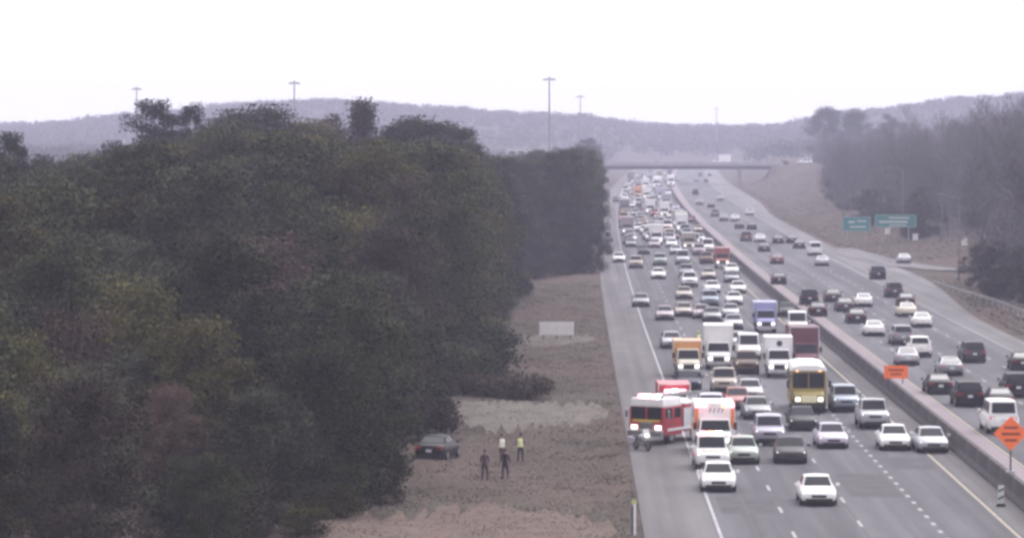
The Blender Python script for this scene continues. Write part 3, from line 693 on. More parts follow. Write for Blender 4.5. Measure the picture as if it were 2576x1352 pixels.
for px, py, Y, l in ((2075, 276, 1480, 'dark hazy tree left of two beyond the right end of the overpass'), (2150, 284, 1490, 'dark hazy tree between its neighbours beyond the right end of the overpass'), (2235, 292, 1500, 'dark hazy tree rightmost of three beyond the right end of the overpass')):
    X, z = pxY(px, py, Y); plant('low', X, Y, z - gz(X, Y), 'dark', l, 'trees beyond the overpass', 'tree', 1.05, rt)
for px, py, Y, l in ((1480, 352, 1300, 'hazy tree right of the pale building, above the grey wood'), (1400, 372, 1290, 'hazy tree below the pale building, above the grey wood')):
    X, z = pxY(px, py, Y); plant('round', X, Y, z - gz(X, Y), 'hazy', l, 'trees beyond the grey wood', 'tree', 1.4, rt)
def far_wood(name, label, y0, y1, x0, x1, n, seed, hh, per=26, ln=2.0):
    rng = np.random.default_rng(seed); C = []
    while len(C) < n:
        Y = rng.uniform(y0, y1); X = rng.uniform(x0, x1) * Y / y1
        if abs(X - off(Y) - 24) < 40 and Y < 2350: continue
        if Y < 1800 and (X < 150 and X > -60): continue
        C.append((X, Y, gz(X, Y) + hh * rng.uniform(.3, .9)))
    C = np.array(C); V, F = leaf_quads(C, per, rng.uniform(.25, .45, n) * hh, ln, rng)
    tag(obj(name, np_mesh(name, V, F, [LEAF['hazy']])), label, 'wood', kind='stuff')
far_wood('wooded_hills', 'hazy wooded hills closing the view', 2350, 3050, -700, 640, 5200, 4, 6.0, per=58, ln=.8)
far_wood('far_valley_wood', 'hazy far woods beyond the overpass and behind the dark wood', 1500, 2350, -420, 420, 1900, 5, 7.0, per=64, ln=.7)

# ------------------------------------------------------------------ vehicles (front towards -Y, nearest end at local y = 0)
class Proto:
    def __init__(s, name, cat): s.name = name; s.cat = cat; s.parts = []
    def add(s, name, mb, m, parent=-1, loc=(0, 0, 0), bevel=0.0, rot=None):
        me = mb if isinstance(mb, bpy.types.Mesh) else mb.mesh(name, [m if m != 'paint' else WHITE], bevel=bevel)
        s.parts.append((name, me, m, parent, loc, rot)); return len(s.parts) - 1
def pane(q, a, b, c, d, u0, u1, v0, v1, out):
    """glass quad inside the quad a b (bottom) c d (top), pushed out along out"""
    a, b, c, d, out = map(Vector, (a, b, c, d, out))
    def P(u, v): return a.lerp(b, u).lerp(d.lerp(c, u), v)
    o = out.normalized() * .034; p = [P(u0, v0), P(u1, v0), P(u1, v1), P(u0, v1)]
    q.add([x + o for x in p], [(0, 1, 2, 3)])
_wheel = {}
def wheels(pr, xs, ys, r, w=.22):
    k = (r, w)
    if k not in _wheel:
        q = MB(); q.tube((-w / 2, 0, 0), (w / 2, 0, 0), r, n=16); tm = q.mesh('wheel', [RUBBER], bevel=.03)
        q = MB(); q.tube((-w / 2 - .012, 0, 0), (w / 2 + .012, 0, 0), r * .62, n=10); _wheel[k] = (tm, q.mesh('rim', [RIM]))
    tm, rm = _wheel[k]
    for y in ys:
        for x in xs: i = pr.add('wheel', tm, RUBBER, loc=(x, y, r)); pr.add('rim', rm, RIM, parent=i)
def car_proto(name, cat, L, W, H, hood, cowl, belt, tail, ws, rf, rr, rb, zb=.22, nose=.34, bed=None, vent=True, roofw=.66):
    """ws: windscreen base, rf/rr: roof front/rear, rb: rear glass base (y from the front)"""
    pr = Proto(name, cat); hw = W / 2
    st = [(0, .66, zb + .16, hood - .16), (.09, .84, zb + .06, hood - .07), (.40, .95, zb, hood), (ws * .6, .985, zb - .02, (hood + cowl) / 2), (ws, 1, zb - .02, cowl),
          (rf + .5, 1, zb - .02, belt), (rr, 1, zb - .02, belt + .01), (min(rb, L - .3), .985, zb, tail), (L - .25, .95, zb + .03, tail - .02), (L - .07, .86, zb + .1, tail - .08), (L, .74, zb + .2, tail - .2)]
    rings = []
    for y, f, b, t in st:
        w = hw * f; h = t - b
        half = [(.80 * w, b), (.95 * w, b + .13 * h), (w, b + .48 * h), (.965 * w, b + .82 * h), (.85 * w, t - .012), (.45 * w, t + .018)]
        rings.append([(x, y, z) for x, z in half] + [(-x, y, z) for x, z in reversed(half)])
    q = MB(); q.loft(rings)
    bw = hw * .875; tw = hw * roofw; zb_ = min(cowl, belt) - .03; zr = H - .05
    A = [(-bw * .95, ws, cowl - .02), (bw * .95, ws, cowl - .02), (bw, rb, tail - .03 if not bed else belt - .03), (-bw, rb, tail - .03 if not bed else belt - .03)]
    T = [(-tw, rf, zr), (tw, rf, zr), (tw, rr, zr), (-tw, rr, zr)]
    n = 5
    def arc(y, w, z, cr): return [(w * (2 * i / (n - 1) - 1), y, z + cr * (1 - (2 * i / (n - 1) - 1) ** 2)) for i in range(n)]
    r1, r2, r3 = arc(rf, tw, zr, .045), arc((rf + rr) / 2, tw * 1.03, zr + .02, .05), arc(rr, tw, zr, .04)
    q.add(r1 + r2 + r3, [(j * n + i, j * n + i + 1, (j + 1) * n + i + 1, (j + 1) * n + i) for j in range(2) for i in range(n - 1)], True)
    q.add([A[0], A[1]] + list(reversed(r1)), [tuple(range(n + 2))]); q.add([A[3], A[2]] + list(reversed(r3)), [tuple(range(n + 2))])
    for s in (0, 1):
        a, d = (A[0], A[3]) if s == 0 else (A[1], A[2]); u = (r1[0], r2[0], r3[0]) if s == 0 else (r1[-1], r2[-1], r3[-1])
        q.add([a, d, u[2], u[1], u[0]], [(0, 1, 2, 3, 4)])
    pr.add('body', q, 'paint')
    q = MB(); pane(q, A[0], A[1], T[1], T[0], .05, .95, .08, .93, (0, -1, .7)); pr.add('windshield', q, GLASS)
    q = MB(); pane(q, A[2], A[3], T[3], T[2], .07, .93, .16, .92, (0, 1, .5)); pr.add('rear_window', q, GLASS)
    for s, nm in ((-1, 0), (1, 1)):
        a, d, t0, t1 = (A[0], A[3], T[0], T[3]) if s < 0 else (A[1], A[2], T[1], T[2])
        if vent is False: cuts = ((.06, .24),)
        else: cuts = ((.10, .47), (.52, .88))
        for u0, u1 in cuts:
            q = MB(); pane(q, a, d, t1, t0, u0, u1, .18, .88, (s, 0, .3)); pr.add('side_window', q, GLASS)
    for s in (-1, 1):
        q = MB(); q.hexa([(s * hw * .46, .035, hood - .25), (s * hw * .80, .11, hood - .24), (s * hw * .80, .3, hood - .24), (s * hw * .46, .3, hood - .25), (s * hw * .46, .06, hood - .11), (s * hw * .84, .15, hood - .09), (s * hw * .82, .3, hood - .09), (s * hw * .46, .3, hood - .11)])
        pr.add('headlight', q, HEADL)
        tz = tail - .22
        q = MB(); q.hexa([(s * hw * .55, L - .12, tz - .09), (s * hw * .84, L - .2, tz - .09), (s * hw * .84, L - .05, tz - .09), (s * hw * .55, L + .015, tz - .09), (s * hw * .52, L - .12, tz + .09), (s * hw * .86, L - .25, tz + .09), (s * hw * .84, L - .06, tz + .09), (s * hw * .52, L - .02, tz + .09)])
        pr.add('taillight', q, TAILL)
        q = MB(); q.box((s * (hw + .1), ws + .38, cowl + .06), (.2, .13, .15)); pr.add('mirror', q, 'paint', bevel=.02)
    q = MB(); q.box((0, .045, hood - .27), (W * .40, .12, .15)); pr.add('grille', q, TRIM, bevel=.02)
    q = MB(); q.box((0, .08, zb + .12), (W * .72, .2, .17)); pr.add('front_intake', q, TRIM, bevel=.03)
    q = MB(); q.box((0, L - .08, zb + .13), (W * .76, .2, .2)); pr.add('rear_bumper', q, TRIM, bevel=.03)
    q = MB(); q.box((0, L - .02, tail - .36), (.36, .06, .17)); pr.add('license_plate', q, PLATE)
    q = MB(); q.box((0, L / 2, zb - .02), (W * .84, L * .9, .22)); pr.add('underbody_shade', q, TRIM)  # black slab added to darken the gap under the car like contact shadow
    r = .33 if H < 1.6 else .37
    wheels(pr, (-hw + .12, hw - .12), (ws * .68, L - .95 if not bed else L - 1.15), r)
    if bed:
        q = MB(); q.box((0, (bed + L - .15) / 2, belt + .02), (W * .74, L - .25 - bed, .03)); pr.add('bed_floor', q, TRIM)
        for s in (-1, 1):
            q = MB(); q.box((s * hw * .86, (bed + L) / 2 - .05, belt + .10), (.09, L - bed - .1, .2)); pr.add('bed_side', q, 'paint', bevel=.02)
        q = MB(); q.box((0, L - .1, belt + .1), (W * .8, .08, .2)); pr.add('tailgate', q, 'paint', bevel=.02)
    return pr
PROTO = {}
PROTO['sedan'] = car_proto('sedan', 'car', 4.75, 1.96, 1.47, .80, .95, .97, 1.02, 1.35, 2.05, 3.15, 4.05)
PROTO['hatchback'] = car_proto('hatchback', 'car', 4.1, 1.88, 1.52, .86, 1.0, 1.02, 1.02, 1.1, 1.75, 3.3, 3.95)
PROTO['suv'] = car_proto('suv', 'car', 4.85, 2.02, 1.78, 1.03, 1.15, 1.17, 1.15, 1.35, 1.95, 4.25, 4.75, zb=.28, roofw=.74)
PROTO['van'] = car_proto('van', 'van', 5.4, 2.08, 2.15, 1.05, 1.22, 1.25, 1.25, .95, 1.75, 5.05, 5.32, zb=.28, roofw=.80)
PROTO['pickup'] = car_proto('pickup_truck', 'pickup truck', 5.75, 2.06, 1.88, 1.12, 1.18, 1.18, 1.12, 1.5, 2.1, 3.35, 3.6, zb=.34, bed=3.68, roofw=.74)
p = car_proto('emergency_suv', 'car', 5.2, 2.08, 1.92, 1.08, 1.2, 1.22, 1.2, 1.4, 2.0, 4.65, 5.1, zb=.3, roofw=.76)
q = MB(); q.box((0, 2.6, 2.0), (1.35, .3, .14)); i = p.add('light_bar', q, TRIM, bevel=.03)
for x, m in ((-.45, REDL), (0, AMBER), (.45, WHITEL)):
    q = MB(); q.box((x, 2.57, 2.01), (.36, .28, .16)); p.add('flasher', q, m, parent=i, bevel=.03)
STRIPE = mat('orange_stripe', (.78, .22, .07), rough=.45, noise=.1)
q = MB(); q.hexa([(-.62, .42, 1.105), (.62, .42, 1.105), (.62, .95, 1.15), (-.62, .95, 1.15), (-.62, .42, 1.118), (.62, .42, 1.118), (.62, .95, 1.163), (-.62, .95, 1.163)]); p.add('hood_stripe', q, STRIPE)
for s in (-1, 1):
    q = MB(); q.box((s * 1.045, 2.6, .8), (.012, 3.4, .16)); p.add('side_stripe', q, STRIPE)
PROTO['command_suv'] = p

def cab(pr, W, y0, hoodL, hood, cowl, H, yb, zb=.45, cabm='paint'):
    """conventional truck cab"""
    hw = W / 2; q = MB(); rings = []
    for y, f, t in ((y0, .78, hood - .12), (y0 + .12, .86, hood), (y0 + hoodL, .92, cowl), (y0 + hoodL + .02, .96, cowl), (yb, .96, cowl)):
        w = hw * f; half = [(w * .92, zb), (w, zb + .3), (w, t - .14), (w * .88, t), (w * .4, t + .03)]
        rings.append([(x, y, z) for x, z in half] + [(-x, y, z) for x, z in reversed(half)])
    q.loft(rings, smooth=False)
    w0, w1 = hw * .95, hw * .84; A = [(-w0, y0 + hoodL, cowl - .02), (w0, y0 + hoodL, cowl - .02), (w0, yb, cowl - .02), (-w0, yb, cowl - .02)]
    T = [(-w1, y0 + hoodL + .42, H), (w1, y0 + hoodL + .42, H), (w1, yb, H), (-w1, yb, H)]
    q.hexa(A + T); pr.add('cab', q, cabm, bevel=.045)
    q = MB(); pane(q, A[0], A[1], T[1], T[0], .05, .95, .06, .90, (0, -1, .4)); pr.add('windshield', q, GLASS)
    for s in (-1, 1):
        a, d, t0, t1 = (A[0], A[3], T[0], T[3]) if s < 0 else (A[1], A[2], T[1], T[2])
        q = MB(); pane(q, a, d, t1, t0, .18, .85, .1, .85, (s, 0, .2)); pr.add('side_window', q, GLASS)
        q = MB(); q.box((s * hw * .66, y0 + .02, hood - .32), (.30, .12, .2)); pr.add('headlight', q, HEADL, bevel=.02)
        q = MB(); q.box((s * (hw + .18), y0 + hoodL + .3, cowl + .3), (.2, .12, .45)); pr.add('mirror', q, TRIM, bevel=.03)
    q = MB(); q.box((0, y0 + .0, hood - .38), (W * .42, .14, .38)); pr.add('grille', q, TRIM, bevel=.02)
    q = MB(); q.box((0, y0 - .04, zb + .1), (W * .94, .24, .28)); pr.add('bumper', q, CHROME, bevel=.03)
def box_truck(W, H, L, mark=False, cabm='paint'):
    pr = Proto('box_truck', 'truck'); cab(pr, W * .86, .08, 1.05, 1.25, 1.42, 2.2, 2.6, cabm=cabm)
    q = MB(); q.box((0, (2.7 + L) / 2, (.95 + H) / 2), (W, L - 2.7, H - .95)); b = pr.add('cargo_box', q, 'paint', bevel=.05)
    q = MB()
    for s in (-1, 1): q.box((s * (W / 2 - .03), 2.69, (.95 + H) / 2), (.07, .03, H - 1.05))
    q.box((0, 2.69, H - .06), (W - .1, .03, .07)); pr.add('corner_rail', q, GREYM, parent=b)
    q = MB(); q.box((0, (2.5 + L) / 2, .78), (.9, L - 2.6, .25)); pr.add('chassis', q, TRIM)
    q = MB(); q.box((0, L + .03, .62), (W * .9, .1, .14)); pr.add('rear_bumper', q, TRIM)
    if mark:
        q = MB(); q.tube((.08, 2.685, H - .52), (.08, 2.672, H - .52), .24, n=14); pr.add('emblem', q, mat('emblem_dark', (.04, .05, .06), rough=.6, noise=.1), parent=b)
    wheels(pr, (-W * .36, W * .36), (1.0, L - 1.5), .43, .28)
    return pr
PROTO['box_truck'] = box_truck(2.45, 3.55, 7.0)
PROTO['box_truck_small'] = box_truck(2.35, 2.95, 6.3)
PROTO['box_truck_mark'] = box_truck(2.3, 3.15, 6.5, True)
PROTO['orange_truck'] = box_truck(2.3, 2.85, 6.0, cabm=paint('cream'))

def school_bus():
    pr = Proto('school_bus', 'bus'); W, L, H = 2.55, 9.2, 3.45
    q = MB(); rings = []
    for y, f, dz in ((1.55, .97, -.08), (1.75, 1, 0), (L - .15, 1, 0), (L, .96, -.08)):
        w = W / 2 * f; half = [(w, .55), (w, 2.3 + dz), (w * .97, 2.9 + dz), (w * .82, 3.18 + dz), (w * .4, 3.3 + dz)]
        rings.append([(x, y, z) for x, z in half] + [(-x, y, z) for x, z in reversed(half)])
    q.loft(rings, smooth=False)
    pr.add('body', q, 'paint', bevel=.03)
    q = MB(); rings = []
    for y, f, dz in ((1.42, .99, -.04), (1.7, 1.01, .0), (L - .1, 1.01, 0), (L + .02, .97, -.06)):
        w = W / 2 * f; half = [(w * .995, 2.93 + dz), (w * .86, 3.2 + dz), (w * .45, 3.34 + dz)]
        rings.append([(x, y, z) for x, z in half] + [(-x, y, z) for x, z in reversed(half)])
    q.loft(rings, smooth=False); pr.add('roof', q, WHITE, bevel=.02)
    q = MB(); rings = []
    for y, f, t in ((0.05, .70, 1.28), (.2, .78, 1.42), (1.5, .88, 1.58), (1.6, .88, 1.58)):
        w = W / 2 * f; half = [(w * .95, .55), (w, .9), (w, t - .16), (w * .85, t), (w * .4, t + .05)]
        rings.append([(x, y, z) for x, z in half] + [(-x, y, z) for x, z in reversed(half)])
    q.loft(rings, smooth=False); pr.add('hood', q, 'paint', bevel=.04)
    for s in (-1, 1):
        q = MB(); q.box((s * .57, 1.535, 2.22), (1.06, .05, 1.05)); pr.add('windshield', q, GLASS, bevel=.02)
        q = MB(); q.box((s * .78, .1, 1.0), (.32, .14, .26)); pr.add('headlight', q, HEADL, bevel=.03)
        q = MB(); q.tube((s * .8, 1.46, 2.98), (s * .8, 1.54, 2.98), .12, n=10); pr.add('warning_light', q, AMBER)
        q = MB(); q.box((s * 1.45, .9, 2.0), (.2, .12, .5)); q.tube((s * 1.45, .9, 2.2), (s * 1.1, 1.6, 2.5), .025, n=5); pr.add('mirror', q, TRIM)
        w = MB(); w.box((0, 0, 0), (.04, .62, .62)); wm = w.mesh('side_window', [GLASS])
        for k in range(9): pr.add('side_window', wm, GLASS, loc=(s * 1.262, 2.3 + k * .76, 2.3))
        q = MB(); q.box((s * 1.285, 5.4, 1.5), (.03, 7.2, .09)); pr.add('rub_rail', q, TRIM)
    q = MB(); q.box((0, .06, 1.02), (1.05, .14, .5)); pr.add('grille', q, mat('pale_grille', (.75, .70, .45), rough=.4, noise=.1), bevel=.03)
    q = MB(); q.box((0, -.05, .62), (2.3, .2, .3)); pr.add('bumper', q, TRIM, bevel=.03)
    wheels(pr, (-1.02, 1.02), (.95, L - 2.3), .47, .28)
    return pr
PROTO['school_bus'] = school_bus()
rt_ = box_truck(2.2, 2.75, 6.0, cabm=paint('white')); rt_.name = 'rescue_truck'
q = MB(); q.box((0, 1.75, 2.28), (1.5, .3, .14)); i = rt_.add('light_bar', q, TRIM, bevel=.03)
for x, m in ((-.5, REDL), (0, WHITEL), (.5, REDL)):
    q = MB(); q.box((x, 1.72, 2.30), (.42, .3, .18)); rt_.add('flasher', q, m, parent=i, bevel=.03)
PROTO['rescue_truck'] = rt_

def ambulance():
    pr = Proto('ambulance', 'ambulance'); cab(pr, 2.1, .08, 1.2, 1.25, 1.4, 2.1, 2.5)
    W, L, H = 2.5, 6.6, 3.05
    q = MB(); q.box((0, (2.45 + L) / 2, (.62 + H) / 2), (W, L - 2.45, H - .62)); b = pr.add('patient_box', q, WHITE, bevel=.07)
    for x, m in ((-1.0, REDL), (-.62, REDL), (.62, AMBER), (1.0, REDL)):
        q = MB(); q.box((x, 2.42, H - .16), (.3, .08, .16)); pr.add('flasher', q, m, parent=b, bevel=.02)
    for s in (-1, 1):
        q = MB(); q.box((s * 1.1, 2.437, 2.1), (.22, .02, 1.2)); pr.add('corner_stripe', q, STRIPE, parent=b)
        q = MB(); q.box((s * 1.256, 4.5, 1.5), (.014, 3.9, .3)); pr.add('side_stripe', q, STRIPE, parent=b)
        q = MB(); q.box((s * 1.258, 3.6, 2.35), (.014, .8, .5)); pr.add('side_window', q, GLASS, parent=b)
    dk = mat('lettering_dark', (.16, .12, .2), rough=.5, noise=.1)
    for k, x in enumerate((-.35, -.1, .16, .4)):
        q = MB(); q.hexa([(x, 2.428, 2.45), (x + .07, 2.428, 2.45), (x + .07, 2.44, 2.45), (x, 2.44, 2.45), (x + .09, 2.428, 2.72), (x + .16, 2.428, 2.72), (x + .16, 2.44, 2.72), (x + .09, 2.44, 2.72)]); pr.add('lettering_mark', q, dk, parent=b)
    q = MB(); q.box((0, .42, 1.285), (1.3, .55, .015)); pr.add('hood_stripe', q, STRIPE)
    q = MB(); q.box((0, L + .1, .5), (2.3, .3, .12)); pr.add('rear_step', q, CHROME)
    wheels(pr, (-.92, .92), (1.05, L - 1.5), .40, .26)
    return pr
PROTO['ambulance'] = ambulance()

def fire_engine():
    pr = Proto('fire_engine', 'fire truck'); W, L = 2.5, 6.9
    q = MB(); q.box((0, 1.45, 1.45), (W, 2.5, 1.8)); c = pr.add('cab', q, 'paint', bevel=.1)
    q = MB(); q.box((0, 1.45, 2.62), (W * .97, 2.45, .56), top=.93); pr.add('cab_roof', q, WHITE, bevel=.1)
    for s in (-1, 1):
        q = MB(); q.box((s * .57, .19, 1.95), (1.0, .04, .78)); pr.add('windshield', q, GLASS, bevel=.02)
        for y in (.85, 2.0):
            q = MB(); q.box((s * 1.252, y, 1.95), (.03, .8, .65)); pr.add('side_window', q, GLASS)
        q = MB(); q.box((s * .85, .17, 1.08), (.42, .08, .24)); pr.add('headlight', q, HEADL, bevel=.02)
        q = MB(); q.box((s * 1.5, .35, 1.9), (.16, .12, .5)); pr.add('mirror', q, CHROME, bevel=.03)
        for y in (3.3, 4.3, 6.15):
            q = MB(); q.box((s * 1.245, y, 1.5), (.03, .95, 1.35)); pr.add('locker_door', q, GREYM, bevel=.01)
        q = MB(); q.box((s * 1.262, L / 2 + .2, .92), (.02, L - .9, .16)); pr.add('side_stripe', q, WHITE)
    q = MB(); q.box((0, 5.15, 1.55), (W * .985, L - 2.75, 1.7)); b = pr.add('pump_body', q, 'paint', bevel=.05)
    q = MB(); q.box((0, 5.15, 2.44), (W * .99, L - 2.85, .1)); pr.add('hose_bed_cover', q, WHITE, bevel=.03)
    q = MB()
    for s in (-.45, .45): q.box((s, 4.3, 2.95), (.09, 4.9, .16))
    for k in range(11): q.box((0, 1.95 + k * .44, 2.95), (.85, .05, .05))
    for y in (3.2, 6.4): q.box((0, y, 2.7), (.7, .1, .4))
    pr.add('ladder', q, CHROME)
    q = MB(); q.box((0, .7, 2.98), (1.7, .35, .2)); i = pr.add('light_bar', q, TRIM, bevel=.03)
    for x, m in ((-.6, REDL), (-.2, WHITEL), (.2, REDL), (.6, WHITEL)):
        q = MB(); q.box((x, .68, 3.0), (.32, .34, .2)); pr.add('flasher', q, m, parent=i, bevel=.03)
    q = MB(); q.box((0, .1, .72), (2.45, .35, .4)); pr.add('bumper', q, CHROME, bevel=.04)
    q = MB(); q.box((0, .17, 1.15), (.95, .1, .5)); pr.add('grille', q, CHROME, bevel=.03)
    q = MB(); q.box((0, .18, 1.5), (1.9, .03, .12)); pr.add('front_stripe', q, mat('reflective_yellow', (.7, .5, .08), rough=.4, noise=.1))
    wheels(pr, (-1.0, 1.0), (1.4, L - 2.0), .52, .32)
    return pr
PROTO['fire_engine'] = fire_engine()
def semi():
    pr = Proto('semi_truck', 'truck'); cab(pr, 2.4, .08, 1.9, 1.75, 1.95, 3.0, 4.3, zb=.5)
    q = MB(); q.box((0, 3.4, 3.3), (2.2, 1.6, .7), top=.85); pr.add('roof_fairing', q, 'paint')
    q = MB(); q.box((0, 11.8, 2.65), (2.55, 14.2, 2.75)); pr.add('trailer', q, WHITE, bevel=.03)
    q = MB(); q.box((0, 9, .95), (1.0, 15, .3)); pr.add('chassis', q, TRIM)
    wheels(pr, (-1.05, 1.05), (1.2, 5.4, 16.3, 17.6), .5, .3)
    return pr
PROTO['semi'] = semi()

def place(proto, X, Y, rz, pm, label, group, z=0.0, name=None):
    root = empty(name or proto.name, (X, Y, z), rz); tag(root, label, proto.cat, group); done = []
    for nm, me, m, par, loc, rot in proto.parts:
        o = bpy.data.objects.new(nm, me); COL.objects.link(o); o.parent = root if par < 0 else done[par]; o.location = loc
        if m == 'paint': setmat(o, pm)
        done.append(o)
    return root
_far = {}
def far_mesh(key):
    if key in _far: return _far[key]
    pr = PROTO[key]; slots = ['paint']; V = []; F = []; M = []
    world_loc = []
    for nm, me, m, par, loc, rot in pr.parts:
        l = Vector(loc) + (world_loc[par] if par >= 0 else Vector()); world_loc.append(l)
        if nm in ('rim', 'mirror', 'license_plate', 'rub_rail'): continue
        if m not in slots: slots.append(m)
        b = len(V); V += [v.co + l for v in me.vertices]
        for p in me.polygons: F.append([b + i for i in p.vertices]); M.append(slots.index(m))
    me = bpy.data.meshes.new('far_' + pr.name); me.from_pydata(V, [], F); me.polygons.foreach_set('material_index', M)
    for s in slots: me.materials.append(WHITE if s == 'paint' else s)
    _far[key] = (me, pr); return _far[key]
def length(pr): return max(v.co.y + l[1] for _, me, _, par, l, _ in pr.parts if par < 0 for v in me.vertices)
LEN = {k: length(p) for k, p in PROTO.items()}
